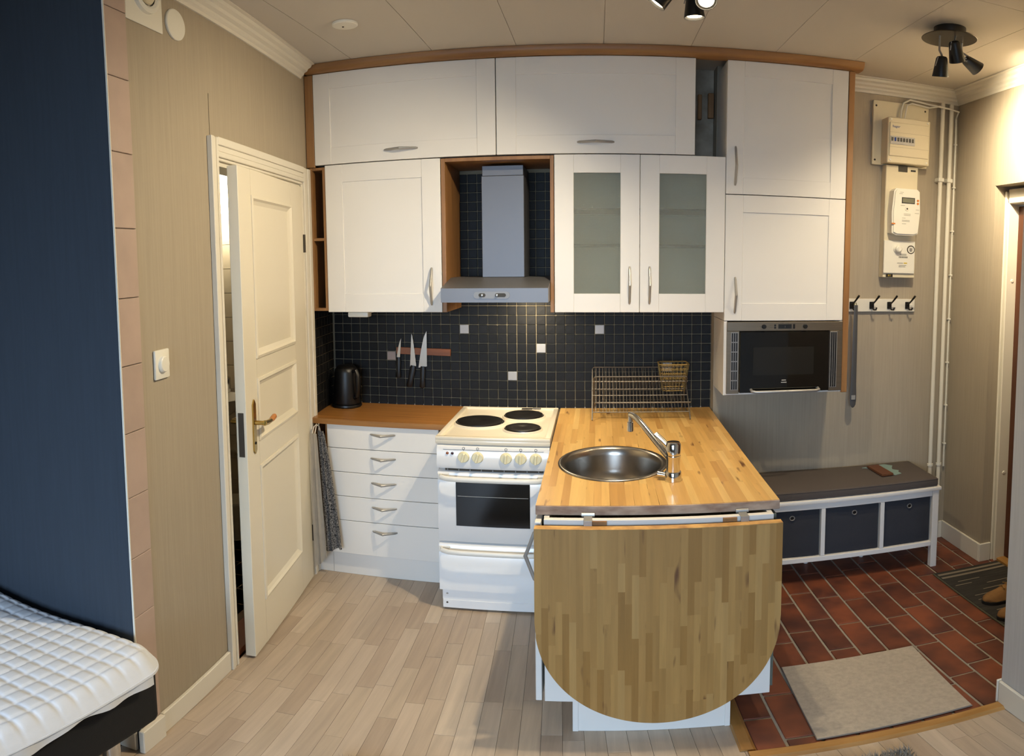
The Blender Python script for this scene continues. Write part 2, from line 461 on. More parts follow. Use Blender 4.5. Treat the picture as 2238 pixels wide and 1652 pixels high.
# back wall of the kitchen (tiles, bare plaster above)
wb = st('wall_back', 'kitchen back wall with dark slate mosaic and bare plaster higher up', 'wall', bx(-.4, 2.05, .001, .12, 0, ZC), plaster)
PT, X0T, ZR0 = .0508, .0185, 1.3528
obj('grout', bx(.0, X0T + 40.22 * PT, -.004, .001, .885, 1.50), grout_w, wb)
obj('grout', bx(.735, 1.245, -.004, .001, 1.50, 2.182), grout_w, wb)
tile_me = mesh_of('mosaic_tile', bx(-.0236, .0236, -.0065, .0, -.0236, .0236, bev=.0018), slate)
tile_pale = mesh_of('mosaic_tile', bx(-.0236, .0236, -.0065, .0, -.0236, .0236, bev=.0018), pale_t)
tile_sand = mesh_of('mosaic_tile', bx(-.0236, .0236, -.0065, .0, -.0236, .0236, bev=.0018), sand_t)
special = {(14, 0): tile_pale, (22, 2): tile_pale, (19, 5): tile_pale, (28, 0): tile_pale, (35, 4): tile_pale, (6, 3): tile_sand}
restt = bmn(); cnt = 0
cells = [(c, r) for c in range(0, 41) for r in range(-2, 9)] + [(c, r) for c in range(14, 24) for r in range(-16, -2) if not (18 <= c <= 20 and -15 < r < -4)]
cells.sort(key=lambda q: (0 if q in special else 1, 0 if q[1] > -3 else 1, q[0]))
for c, r in cells:
    x = X0T + (c + .5) * PT; z = ZR0 - (r + .5) * PT
    w2 = .0236 if c < 40 else .004
    if c == 40: x = X0T + 40 * PT + .0045
    if cnt < 298 and c < 40:
        cnt += 1
        jx = rs.uniform(-.0006, .0006)
        piece('mosaic_tile', special.get((c, r), tile_me), wb, Matrix.Translation((x + jx, -.004 - rs.uniform(0, .0012), z + jx)) @ Matrix.Rotation(rs.uniform(-.02, .02), 4, 'X') @ Matrix.Rotation(rs.uniform(-.02, .02), 4, 'Z'))
    else:
        box(restt, x - w2, x + w2, -.0105, -.004, z - .0236, z + .0236, bev=.0018)
obj('mosaic_field', restt, slate, wb, kind='stuff')
# sealing strip along the worktop
obj('sealant', bx(.02, 2.04, -.010, -.0035, .9005, .906), mat('grey_sealant', '#8c8a86', .7), wb)
for x0, x1, z0, z1 in ((1.965, 1.985, 2.46, 2.60), (2.018, 2.047, 2.47, 2.61)):
    obj('fixing_block', bx(x0, x1, -.03, .0, z0, z1, bev=.002), beech, wb)

# left wall: around the bathroom door
YB = -2.06
aB = A_(YB); aD0, aD1 = .472, 1.398; zD = 2.105
b = bmn()
box(b, -.15, aD0, -.10, 0, 0, ZC); box(b, aD1, aB - .018, -.10, 0, 0, ZC); box(b, aD0, aD1, -.10, 0, zD, ZC)
wl = st('wall_left', 'beige textured wallpaper wall around the ajar bathroom door', 'wall', b, wallp, LWM)
obj('grout', bx(.012, .352, .0, .003, .885, 1.50), grout_w, wl, LWM)
lt = mesh_of('mosaic_tile', bx(-.0236, .0236, 0, .0065, -.0236, .0236, bev=.0018), slate)
for c in range(7):
    for r in range(-2, 9):
        a = .012 + (c + .5) * PT; z = ZR0 - (r + .5) * PT
        piece('mosaic_tile', lt, wl, LWM @ Matrix.Translation((a, .003, z)) @ Matrix.Rotation(rs.uniform(-.02, .02), 4, 'Z'))
# strip of pink tiles at the corner
zt = [.10, .345, .576, .793, 1.0, 1.205, 1.41, 1.612, 1.82, 2.05, 2.288, 2.52, ZC]
for i in range(len(zt) - 1):
    obj('pink_tile', bx(A_(-1.947), aB - .004, .0005, .006, zt[i] + .0012, zt[i + 1] - .0012, bev=.0015), pink_t, wl, LWM)
obj('torn_paper_edge', bx(aB - .0035, aB + .0005, .0015, .0068, .10, ZC - .002), trim_w, wl, LWM)
obj('paper_seam', bx(1.4335, 1.435, .0002, .0012, 2.19, 2.36), mat('seam_dark', '#5b5346', .9), wl, LWM)  # narrow dark strip marking the wallpaper joint

# blue wall beside the bed
st('wall_bedside', 'dark navy blue papered wall behind the bed', 'wall', prism(bmn(), [(-3.3, YB), (SL * YB, YB), (SL * YB - .002, YB + .0045), (-.2, YB + .0045), (-.2, YB + .1), (-3.3, YB + .1)], 'z', 0, ZC), bluep)
# other walls of the room behind the camera
st('wall_far_left', 'plain beige wall at the head of the bed', 'wall', bx(-3.4, -3.3, -6.4, YB + .1, 0, ZC), wallp)
b = bmn(); box(b, -3.3, -.35, -6.4, -6.3, 0, ZC); box(b, 1.85, 2.75, -6.4, -6.3, 0, ZC); box(b, -.35, 1.85, -6.4, -6.3, 0, .85); box(b, -.35, 1.85, -6.4, -6.3, 2.35, ZC)
st('wall_front', 'beige window wall behind the viewer', 'wall', b, wallp)
w1 = thing('window_1', 'white framed window behind the viewer letting daylight in', 'window', (.75, -6.35, .85), kind='structure')
b = bmn()
for x0, x1 in ((-.35, -.29), (1.79, 1.85), (.72, .78)): box(b, x0, x1, -6.39, -6.33, .85, 2.35)
box(b, -.35, 1.85, -6.39, -6.33, .85, .91); box(b, -.35, 1.85, -6.39, -6.33, 2.29, 2.35)
obj('frame', b, trim_w, w1)
for x0, x1 in ((-.29, .72), (.78, 1.79)): obj('pane', bx(x0, x1, -6.365, -6.36, .91, 2.29), winglass, w1)
obj('sill', bx(-.4, 1.9, -6.3, -6.12, .83, .85, bev=.004), trim_w, w1)

# right side: partition, hall walls, niche and entrance door
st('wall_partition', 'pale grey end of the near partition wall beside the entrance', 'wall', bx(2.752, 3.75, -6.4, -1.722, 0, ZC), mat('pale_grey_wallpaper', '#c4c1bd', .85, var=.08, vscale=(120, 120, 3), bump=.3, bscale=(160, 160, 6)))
st('wall_hall', 'beige wallpaper wall behind the bench and the fuse box', 'wall', bx(2.052, 3.75, -.09, .12, 0, ZC), wallp)
NZ, NY0, NY1 = 2.145, -.510, -1.60
XR = 3.425
b = bmn(); box(b, XR, 3.75, NY0, -.091, 0, ZC); box(b, XR, 3.75, -1.721, NY0, NZ, ZC); box(b, XR, 3.75, -1.721, NY1, 0, NZ)
st('wall_right', 'beige hall wall with the recess of the entrance door', 'wall', b, wallp)
d2 = thing('door_2', 'dark brown wooden entrance door in a white frame', 'door', (3.62, -1.1, 0), kind='structure')
obj('door_leaf', bx(3.553, 3.593, -1.56, -.5495, .024, 2.04, bev=.003), door_b, d2)
b = bmn()
for (y0, y1, x0, x1) in ((-.525, -.511, 3.486, 3.55), (-.536, -.525, 3.502, 3.555), (-.548, -.536, 3.492, 3.60)):
    box(b, x0, x1, y0, y1, 0, 2.12, bev=.004)
box(b, 3.492, 3.60, -1.56, -.536, 2.05, 2.13, bev=.004)
obj('frame', b, trim_w, d2)
for z in (.55, 1.63): obj('screw_cap', lathe(bmn(), [(0, .004), (.008, .003), (.01, 0)], M=aim((3.53, -.548, z), (0, -1, 0)), seg=14), plast_w, d2)
obj('sill', bx(3.505, 3.58, -1.56, -.549, -.003, .022, bev=.004), oak_thr_y, d2)

# baseboards
def baseboard(name, label, bm, M=None): return st(name, label, 'baseboard', bm, trim_w, M)
baseboard('baseboard_left', 'white baseboard below the beige wall between the door and tiles', bx(1.464, A_(-1.945), .0005, .014, 0, .10, bev=.003), LWM)
baseboard('baseboard_left_corner', 'short thicker white baseboard piece under the pink tiles', bx(A_(-1.952), aB + .018, .0065, .026, 0, .105, bev=.003), LWM)
baseboard('baseboard_bedside', 'white baseboard under the navy wall by the bed leg', bx(-3.2, .185, YB - .016, YB - .001, 0, .105, bev=.003))
b = bmn(); box(b, XR - .014, XR - .001, NY0 + .001, -.092, 0, .115, bev=.003); box(b, XR - .014, 3.484, NY0 - .013, NY0 - .001, 0, .115, bev=.003)
baseboard('baseboard_right', 'white baseboard around the hall corner beside the entrance door', b)
b = bmn(); box(b, 2.738, 2.751, -6.3, -1.724, 0, .115, bev=.003); box(b, 2.738, 2.79, -1.721, -1.709, 0, .115, bev=.003)
baseboard('baseboard_partition', 'white baseboard at the foot of the partition end', b)
baseboard('baseboard_hall', 'white baseboard behind the hall bench', bx(2.08, XR - .015, -.103, -.091, 0, .115, bev=.003))

# crown mouldings
prof = [(0, -.078), (.008, -.078), (.012, -.066), (.022, -.058), (.026, -.048), (.040, -.040), (.046, -.028), (.060, -.020), (.066, -.008), (.078, -.006), (.078, 0), (0, 0)]
def crown(name, label, bm, M=None): return st(name, label, 'moulding', bm, trim_w, M, 20)
crown('trim_3', 'cream stepped crown moulding above the bathroom door wall', prism(bmn(), [(n + .0005, ZC - .001 + d) for n, d in prof], 'x', .425, aB - .01), LWM)
def mitre(pts0, pts1):
    b = bmn(); A = [b.verts.new(p) for p in pts0]; B = [b.verts.new(p) for p in pts1]; n = len(A)
    b.faces.new(A); b.faces.new(B[::-1])
    for i in range(n): b.faces.new((A[i], A[(i + 1) % n], B[(i + 1) % n], B[i]))
    bmesh.ops.recalc_face_normals(b, faces=b.faces); return b
crown('trim_4', 'cream crown moulding above the fuse box', mitre([(2.715, -.0905 - n, ZC - .001 + d) for n, d in prof], [(XR - .001 - n, -.0905 - n, ZC - .001 + d) for n, d in prof]))
crown('trim_5', 'cream crown moulding above the entrance door wall', mitre([(XR - .0005 - n, -1.72, ZC - .001 + d) for n, d in prof], [(XR - .0005 - n, -.091 - n, ZC - .001 + d) for n, d in prof]))

# bathroom door: casing, frame, leaf
def casing(bm, a0, a1, z0, z1, vert, flip):
    # three-step profile, thicker outside
    w = (a1 - a0) if vert else (z1 - z0)
    st3 = [(0, .35, .022), (.35, .62, .017), (.62, .86, .020), (.86, 1, .012)]
    for f0, f1, t in st3:
        if flip: f0, f1 = 1 - f1, 1 - f0
        if vert: box(bm, a0 + f0 * w, a0 + f1 * w, .0005, t, z0, z1, bev=.0025)
        else: box(bm, a0, a1, .0005, t, z0 + f0 * w, z0 + f1 * w, bev=.0025)
b = bmn(); casing(b, aD1 - .004, 1.462, 0, 2.19, True, True); casing(b, .366, aD0 + .004, 0, 2.19, True, False)
casing(b, aD0 - .01, aD1 + .01, zD - .004, 2.192, False, True)
st('trim_6', 'cream profiled casing around the bathroom doorway', 'casing', b, trim_w, LWM)
b = bmn(); box(b, aD1 - .022, aD1 - .001, -.10, -.0005, .0, zD - .001); box(b, aD0 + .001, aD0 + .022, -.10, -.0005, .0, zD - .001); box(b, aD0 + .02, aD1 - .02, -.10, -.0005, zD - .022, zD - .001)
st('trim_7', 'cream jamb lining inside the bathroom doorway', 'door frame', b, trim_w, LWM)
st('trim_8', 'reddish wooden sill on the bathroom doorway floor', 'threshold', bx(aD0 + .023, aD1 - .023, -.12, -.004, .001, .03, bev=.004), mat('red_sill', '#7a4020', .5), LWM)
hx, hy, ang = .066, -.500, math.radians(8.3)
DM = Matrix.Translation((hx, hy, 0)) @ Matrix.Rotation(math.atan2(-math.cos(ang), math.sin(ang)), 4, 'Z')   # local x along leaf, local y out
dl = thing('door_1', 'cream three-panel bathroom door standing slightly ajar', 'door', (hx, hy, .012), kind='structure')
DW = .845
def dframe():
    b = bmn(); t0, t1 = -.042, 0
    cols = [(0, .19), (DW - .135, DW)]
    for x0, x1 in cols: box(b, x0, x1, t0, t1, .012, 2.085, bev=.002)
    for z0, z1 in ((.012, .245), (.872, .985), (1.237, 1.325), (1.975, 2.085)):
        box(b, .19, DW - .135, t0, t1, z0, z1)
    return b
obj('leaf', dframe(), door_w, dl, DM)
for z0, z1 in ((.245, .872), (.985, 1.237), (1.325, 1.975)):
    x0, x1 = .19, DW - .135
    b = bmn()
    # sloped moulding falling into a flat field
    rings = [(0, .004), (.012, .007), (.02, -.002), (.035, -.010), (.05, -.010)]
    vs = []
    for ins, d in rings:
        vs.append([b.verts.new((xx, d, zz)) for xx, zz in ((x0 + ins - .004, z0 + ins - .004), (x1 - ins + .004, z0 + ins - .004), (x1 - ins + .004, z1 - ins + .004), (x0 + ins - .004, z1 - ins + .004))])
    for A, B in zip(vs, vs[1:]):
        for i in range(4): b.faces.new((A[i], A[(i + 1) % 4], B[(i + 1) % 4], B[i]))
    b.faces.new(vs[-1])
    bk = [b.verts.new((v.co.x, -.03, v.co.z)) for v in vs[0]]
    for i in range(4): b.faces.new((bk[i], bk[(i + 1) % 4], vs[0][(i + 1) % 4], vs[0][i]))
    b.faces.new(bk[::-1])
    bmesh.ops.recalc_face_normals(b, faces=b.faces)
    obj('panel', b, door_w, dl, DM, ang=15)
for z in (1.80, .275): 
    b = bmn(); tube(b, [(-.004, .004, z - .045), (-.004, .004, z + .045)], .007, 10); obj('hinge', b, darkmetal, dl, DM)
# handle with brass plate
zh = 1.06
b = bmn(); prism(b, [(DW - .093, .955), (DW - .078, .94), (DW - .063, .955), (DW - .063, 1.145), (DW - .078, 1.165), (DW - .093, 1.145)], 'y', .0005, .006)
pl_ = obj('handle_plate', b, brass, dl, DM)
b = bmn(); lathe(b, [(.006, .0), (.006, .004)], M=DM @ aim((DW - .078, .004, .985), (0, 1, 0)), seg=10); obj('keyhole', b, blackm, pl_)
b = bmn(); tube(b, [(DW - .078, .004, 1.07), (DW - .078, .045, 1.07)], .009, 12); tube(b, [(DW - .078, .045, 1.07), (DW - .115, .047, 1.066), (DW - .145, .047, 1.066)], [.011, .010, .009], 12)
hd = obj('handle', b, brass, dl, DM)
b = bmn(); tube(b, [(DW - .143, .047, 1.066), (DW - .165, .047, 1.068), (DW - .19, .047, 1.074), (DW - .20, .047, 1.078)], [.008, .011, .011, .005], 12); obj('wooden_grip', b, mat('grip_wood', '#b8763a', .35), hd, DM)
b = bmn(); tube(b, [(DW - .078, -.042, 1.07), (DW - .078, -.09, 1.07), (DW - .12, -.092, 1.068)], .009, 10); obj('handle', b, brass, dl, DM)
obj('lock_face', bx(DW, DW + .0015, -.033, -.010, .945, 1.125, bev=.0005), darkmetal, dl, DM)

# bathroom seen through the gap
wbth = st('wall_bathroom', 'cream square tiled bathroom wall glimpsed through the door gap', 'wall', bx(-1.25, -.02, .06, .14, 0, ZC), mat('bath_grout', '#8d8470', .9))
for i in range(6):
    for j in range(15):
        x = -.22 - i * .152; z = .012 + j * .152
        obj('wall_tile', bx(x - .1505, x - .0015, .0535, .0598, z + .0015, z + .1505), bath_t, wbth)
st('wall_bathroom_side', 'plain cream bathroom wall opposite the doorway', 'wall', bx(-1.25, -1.15, -1.955, .055, 0, ZC), bath_t)
fb = st('floor_bathroom', 'dark tiled bathroom floor glimpsed through the door gap', 'floor', bx(-1.15, -.06, -1.95, .05, -.05, -.02), grout_w)
for i in range(7):
    for j in range(13):
        obj('floor_tile', bx(-1.14 + i * .15, -.993 + i * .15, -1.94 + j * .15, -1.793 + j * .15, -.02, -.012, bev=.001), bath_f, fb)
bl = thing('bathroom_lamp', 'glowing white lamp panel high on the bathroom wall', 'lamp', (-.72, .03, 2.02))
obj('diffuser', bx(-1.0, -.45, .005, .05, 2.03, 2.32, bev=.01), bathlamp, bl)
obj('back_plate', bx(-1.02, -.43, .0505, .0532, 2.01, 2.34), plast_w, bl)
area_b = bpy.data.lights.new('bathroom_light', 'AREA'); area_b.size = .4; area_b.energy = 14; area_b.color = (1, .9, .72)
lo = bpy.data.objects.new('bathroom_light', area_b); COL.objects.link(lo); lo.parent = bl
lo.matrix_local = WM[bl.name].inverted() @ (Matrix.Translation((-.72, -.01, 2.15)) @ Matrix.Rotation(math.radians(60), 4, 'X') @ Matrix.Rotation(PI, 4, 'Y') @ Matrix.Rotation(PI, 4, 'Y'))
wb_ = thing('washbasin', 'white porcelain washbasin with tap glimpsed behind the bathroom door', 'washbasin', (-.70, -.16, .80))
obj('basin', lathe(bmn(), [(.0, 0), (.10, 0), (.17, .06), (.185, .11), (.17, .11), (.14, .06), (0, .03)], (-.70, -.16, .80), 28), porcelain, wb_)
b = bmn(); tube(b, [(-.70, .02, .90), (-.70, .02, 1.0), (-.70, -.04, 1.02), (-.70, -.09, .99)], .013, 10); obj('tap', b, chrome, wb_)
obj('trap_pipe', tube(bmn(), [(-.70, -.12, .80), (-.70, -.12, .55), (-.70, .05, .50)], .02, 10), chrome, wb_)
bn_ = thing('waste_bin', 'small white bin on the bathroom floor behind the door gap', 'bin', (-.62, -.10, -.012))
obj('bucket', lathe(bmn(), [(0, 0), (.085, 0), (.10, .24), (.094, .24), (.08, .01), (0, .01)], (-.62, -.10, -.0115), 24), porcelain, bn_)
obj('lid', lathe(bmn(), [(.102, .241), (.10, .255), (0, .262)], (-.62, -.10, -.0115), 24), porcelain, bn_)

# ------------------------------------------------------------------ cabinets
YC = -.364
def bow(bm, p0, p1, out, h=.034, r=.006):
    p0, p1, o = Vector(p0), Vector(p1), Vector(out)
    m = (p0 + p1) / 2 + o * h
    d = (p1 - p0).normalized()
    pts = [p0 + o * .001, p0.lerp(m, .12) + o * .003, p0.lerp(m, .5) + o * .0015, p0.lerp(m, .93), m, p1.lerp(m, .93), p1.lerp(m, .5) + o * .0015, p1.lerp(m, .12) + o * .003, p1 + o * .001]
    tube(bm, pts, [r * .7, r, r, r * 1.05, r * 1.1, r * 1.05, r, r, r * .7], 10, sx=1.0)
    return bm
def shaker(name, par, x0, x1, z0, z1, y, fw=.085, th=.019, panel=True, hand=None, pm=None):
    """framed door leaf: front at y, flat field set back"""
    b = bmn()
    box(b, x0, x0 + fw, y, y + th, z0, z1, bev=.0018); box(b, x1 - fw, x1, y, y + th, z0, z1, bev=.0018)
    box(b, x0 + fw, x1 - fw, y + .0003, y + th, z0, z0 + fw, bev=.0012); box(b, x0 + fw, x1 - fw, y + .0003, y + th, z1 - fw, z1, bev=.0012)
    d = obj(name, b, white, par)
    if panel: obj('panel', bx(x0 + fw - .002, x1 - fw + .002, y + .0055, y + .014, z0 + fw - .002, z1 - fw + .002), pm or white, d)
    if hand:
        b = bmn(); bow(b, hand[0], hand[1], (0, -1, 0)); obj('handle', b, nickel, d)
    return d
ZB, ZT, ZTOP = 1.446, 2.205, 2.702
GP = .002
# top row, two lift doors
def carcass(par, x0, x1, z0, z1, y0=-.344, y1=-.012, t=.016, m=None, back=True):
    b = bmn()
    box(b, x0, x0 + t, y0, y1, z0, z1); box(b, x1 - t, x1, y0, y1, z0, z1)
    box(b, x0 + t, x1 - t, y0, y1, z0, z0 + t); box(b, x0 + t, x1 - t, y0, y1, z1 - t, z1)
    if back: box(b, x0 + t, x1 - t, y1 - .006, y1, z0 + t, z1 - t)
    return obj('body', b, m or white_in, par)
c = thing('wall_cabinet', 'wide white lift-up cabinet over the plain wall cupboard, left under the ceiling', 'cabinet', (.53, -.2, ZT + .004))
carcass(c, .082, .985, ZT + .006, ZTOP - .002)
shaker('door', c, .082, .985, ZT + .004, ZTOP, YC, fw=.088, hand=((.448, YC, 2.262), (.612, YC, 2.262)))
c = thing('wall_cabinet', 'wide white lift-up cabinet over the glass doors, centre under the ceiling', 'cabinet', (1.44, -.2, ZT + .004))
carcass(c, .989, 1.902, ZT + .006, ZTOP - .002)
shaker('door', c, .989, 1.904, ZT + .004, ZTOP, YC, fw=.092, hand=((1.363, YC, 2.264), (1.530, YC, 2.264)))
# plain cupboard
c = thing('wall_cabinet', 'single white door wall cupboard left of the cooker hood', 'cabinet', (.42, -.2, ZB))
carcass(c, .133, .719, ZB + .002, ZT - .002)
shaker('door', c, .133, .719, ZB, ZT - .001, YC, fw=.092, hand=((.670, YC, 1.664), (.668, YC, 1.482)))
# narrow open shelf
c = thing('narrow_shelf', 'narrow open beech shelf between door casing and wall cupboard', 'shelf', (.09, -.2, 1.455))
b = bmn(); box(b, .0485, .062, YC + .004, -.04, 1.452, 2.197); box(b, .118, .1315, YC + .004, -.04, 1.452, 2.197); obj('side_panel', b, beech, c)
for z in (1.452, 1.815, 2.183): obj('shelf_board', bx(.0621, .1179, YC + .006, -.045, z, z + .014), beech, c)
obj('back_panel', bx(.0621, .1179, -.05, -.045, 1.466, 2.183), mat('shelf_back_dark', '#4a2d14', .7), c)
# beech filler and moulding
obj('filler_panel', bx(.0365, .080, YC, YC + .018, 2.20, ZTOP - .001, bev=.001), beech, None, None, 'upright beech filler strip beside the left ceiling cabinet', 'panel')
ms = prism(bmn(), [(-.330, ZTOP + .003), (-.388, ZTOP + .003), (-.404, ZTOP + .014), (-.410, ZTOP + .028), (-.410, ZC - .002), (-.330, ZC - .002)], 'x', .050, 2.712)
obj('cabinet_moulding', ms, beech_h, None, None, 'long beech moulding along the top of all wall cabinets', 'moulding')
obj('end_panel', bx(2.652, 2.682, YC - .003, -.093, 1.032, ZTOP, bev=.0015), beech, None, None, 'tall beech end panel between microwave cabinet and hall', 'panel')
# hood surround
c = thing('hood_surround', 'open beech box framing the cooker hood and tiles', 'shelf', (.99, -.2, ZB))
obj('side_panel', bx(.722, .742, YC, -.012, ZB, ZT - .004, bev=.001), beech, c)
obj('side_panel', bx(1.236, 1.2525, YC, -.012, ZB, ZT - .004, bev=.001), beech, c)
obj('top_panel', bx(.7422, 1.2358, YC, -.012, 2.183, ZT - .004, bev=.001), beech, c)
# glass cupboard
c = thing('glass_cabinet', 'white wall cupboard with two ribbed glass doors', 'cabinet', (1.65, -.2, ZB))
carcass(c, 1.257, 2.049, ZB + .002, ZT - .002)
for x0, x1, hxx in ((1.2555, 1.650, 1.604), (1.652, 2.0505, 1.697)):
    d = shaker('door', c, x0, x1, ZB, ZT - .001, YC, fw=.0895, panel=False, hand=((hxx, YC, 1.664), (hxx, YC, 1.487)))
    obj('glass_pane', bx(x0 + .0885, x1 - .0885, YC + .009, YC + .013, ZB + .0885, ZT - .0905), glassm, d)
for z in (1.768, 1.941): obj('glass_shelf', bx(1.274, 2.032, -.3447, -.02, z - .0045, z + .0045), shelfglass, c)
# tall pair on the right
c = thing('wall_cabinet', 'square white cupboard at the top right above the microwave column', 'cabinet', (2.35, -.2, 2.02))
carcass(c, 2.053, 2.650, 2.024, ZTOP - .002, y1=-.0935, m=white)
shaker('door', c, 2.053, 2.650, 2.023, ZTOP, YC, fw=.082, hand=((2.096, YC, 2.258), (2.096, YC, 2.066)))
c = thing('wall_cabinet', 'square white cupboard directly above the built-in microwave', 'cabinet', (2.35, -.2, 1.405))
carcass(c, 2.053, 2.650, 1.406, 2.020, y1=-.0935, m=white)
shaker('door', c, 2.053, 2.650, 1.405, 2.019, YC, fw=.085, hand=((2.103, YC, 1.617), (2.103, YC, 1.443)))
c = thing('microwave_housing', 'open white cupboard box holding the built-in microwave', 'cabinet', (2.35, -.2, 1.036))
b = bmn(); box(b, 2.053, 2.0685, YC + .004, -.0935, 1.036, 1.403); box(b, 2.637, 2.6505, YC + .004, -.0935, 1.036, 1.403); box(b, 2.0686, 2.6369, -.12, -.0935, 1.036, 1.403)
obj('side_panel', b, white, c)
obj('bottom_panel', bx(2.0686, 2.6369, YC + .01, -.121, 1.036, 1.048), white, c)

# microwave
m = thing('microwave_oven', 'built-in microwave with black glass door and bronze steel frame', 'microwave', (2.35, -.25, 1.05))
obj('body', bx(2.075, 2.63, -.345, -.14, 1.052, 1.398), darkmetal, m)
b = bmn(); box(b, 2.066, 2.650, YC - .008, YC + .012, 1.354, 1.400, bev=.002); box(b, 2.066, 2.127, YC - .008, YC + .012, 1.044, 1.354, bev=.001); box(b, 2.582, 2.650, YC - .008, YC + .012, 1.044, 1.354, bev=.001)
fr = obj('front_frame', b, bronze, m)
dr = obj('glass_door', bx(2.129, 2.580, YC - .014, YC + .008, 1.048, 1.352, bev=.002), blackg, m)
obj('inner_window', bx(2.195, 2.500, YC - .0148, YC - .0141, 1.135, 1.275), mat('microwave_window', '#1b1b1a', .12), dr)
b = bmn(); tube(b, [(2.187, YC - .013, 1.062), (2.188, YC - .035, 1.058), (2.205, YC - .045, 1.056), (2.506, YC - .045, 1.056), (2.523, YC - .035, 1.058), (2.524, YC - .013, 1.062)], .008, 12); obj('handle', b, nickel, dr)
gm = mat('grille_grey', '#8f8d8b', .4, .5)
for x0, x1, nr in ((2.085, 2.122, 6), (2.585, 2.622, 1)):
    g = obj('vent_grille', bx(x0, x1, YC - .011, YC - .0085, 1.062, 1.350, bev=.001), gm, m)
    for i in range(3):
        for j in range(nr):
            h = .284 / nr
            xa = x0 + .004 + i * .0105
            obj('slot', bx(xa, xa + .007, YC - .0116, YC - .0111, 1.066 + j * h, 1.066 + (j + 1) * h - (.005 if nr > 1 else .004)), blackp, g)
for x in (2.246, 2.453): obj('knob', lathe(bmn(), [(.011, 0), (.0105, .012), (.009, .014), (0, .014)], M=aim((x, YC - .008, 1.377), (0, -1, 0)), seg=20), blackp, fr)
obj('display', bx(2.318, 2.385, YC - .0095, YC - .0081, 1.366, 1.388), mat('microwave_display', '#20242a', .15), fr)
for z in (1.383, 1.371): obj('button', lathe(bmn(), [(.005, 0), (.0045, .004), (0, .004)], M=aim((2.302, YC - .008, z), (0, -1, 0)), seg=12), blackp, fr)
obj('button', bx(2.392, 2.402, YC - .011, YC - .0081, 1.366, 1.389, bev=.003), blackp, fr)
for x in (2.335, 2.365): obj('print_mark', bx(x - .008, x + .008, YC - .0087, YC - .0081, 1.3925, 1.3935), ink, fr)
for z in (1.384, 1.371): obj('print_mark', bx(2.275, 2.292, YC - .0087, YC - .0081, z - .0004, z + .0004), ink, fr)
obj('print_mark', bx(2.225, 2.232, YC - .0087, YC - .0081, 1.3765, 1.3775), ink, fr)

def text(name, s, size, m, par, M, ext=.0003):
    cu = bpy.data.curves.new(name, 'FONT'); cu.body = s; cu.size = size; cu.extrude = ext; cu.align_x = 'CENTER'; cu.align_y = 'CENTER'
    to = bpy.data.objects.new(name, cu); COL.objects.link(to)
    dg = bpy.context.evaluated_depsgraph_get(); dg.update()
    me = bpy.data.meshes.new_from_object(to.evaluated_get(dg))
    bpy.data.objects.remove(to); bpy.data.curves.remove(cu)
    me.materials.clear(); me.materials.append(m); me.name = name
    return piece(name, me, par, M)
FACE = Matrix.Rotation(PI / 2, 4, 'X')       # text standing up, read from -y
pale_ink = mat('pale_print', '#b9b6ae', .6)
text('logo', ':', .016, pale_ink, fr, Matrix.Translation((2.352, YC - .0098, 1.377)) @ FACE)
for z, w in ((1.108, .011), (1.097, .014)): obj('logo', bx(2.349 - w, 2.349 + w, YC - .0148, YC - .0141, z - .002, z + .002), pale_ink, dr)

# ------------------------------------------------------------------ range hood
h = thing('range_hood', 'silver grey cooker hood with square chimney over the stove', 'hood', (.99, -.25, 1.5))
obj('canopy', prism(bmn(), [(-.500, 1.502), (-.500, 1.568), (-.275, 1.613), (-.012, 1.613), (-.012, 1.515), (-.1, 1.502)], 'x', .744, 1.2345), hood_m, h)
ch = obj('chimney', bx(.900, 1.105, -.272, -.012, 1.6135, 2.118, bev=.002), hood_c, h)
obj('chimney_sleeve', bx(.903, 1.102, -.268, -.012, 2.1185, 2.170, bev=.002), hood_c, h)
def stadium(bm, x0, x1, z0, z1, y0, y1, n=10):
    r = (z1 - z0) / 2; zc = (z0 + z1) / 2; pts = []
    for k in range(n + 1): a = PI / 2 + PI * k / n; pts.append((x0 + r + r * math.cos(a), zc + r * math.sin(a)))
    for k in range(n + 1): a = -PI / 2 + PI * k / n; pts.append((x1 - r + r * math.cos(a), zc + r * math.sin(a)))
    return prism(bm, pts, 'y', y0, y1)
p = obj('control_panel', stadium(bmn(), .897, 1.062, 1.520, 1.552, -.504, -.5003), mat('control_plate', '#8d8e90', .5, .4), h)
for x0, x1, kx in ((.920, .952, .936), (.995, 1.045, 1.004)):
    obj('slot', stadium(bmn(), x0, x1, 1.527, 1.545, -.5048, -.5042), darkmetal, p)
    obj('slider', lathe(bmn(), [(.007, 0), (.007, .006), (.005, .010), (0, .011)], M=aim((kx, -.5049, 1.536), (0, -1, 0)), seg=16), chrome, p)
obj('lamp_lens', bx(1.02, 1.17, -.34, -.27, 1.496, 1.5018, bev=.002), lens, h)
l = bpy.data.lights.new('hood_light', 'AREA'); l.shape = 'RECTANGLE'; l.size = .13; l.size_y = .05; l.energy = 4.5; l.color = LAMP
lo = bpy.data.objects.new('hood_light', l); COL.objects.link(lo); lo.location = (1.11, -.19, 1.492); lo.rotation_euler = (math.radians(-15), 0, 0)
lo.parent = h; lo.matrix_local = WM[h.name].inverted() @ (Matrix.Translation((1.11, -.2, 1.49)) @ Matrix.Rotation(math.radians(10), 4, 'X'))

# ------------------------------------------------------------------ stove
s = thing('electric_stove', 'white freestanding cooker with three black hotplates', 'stove', (1.0, -.35, 0))
SX0, SX1, SYF = .756, 1.250, -.68
obj('body', bx(SX0 + .003, SX1 - .003, -.640, -.03, .118, .868), enamel, s)
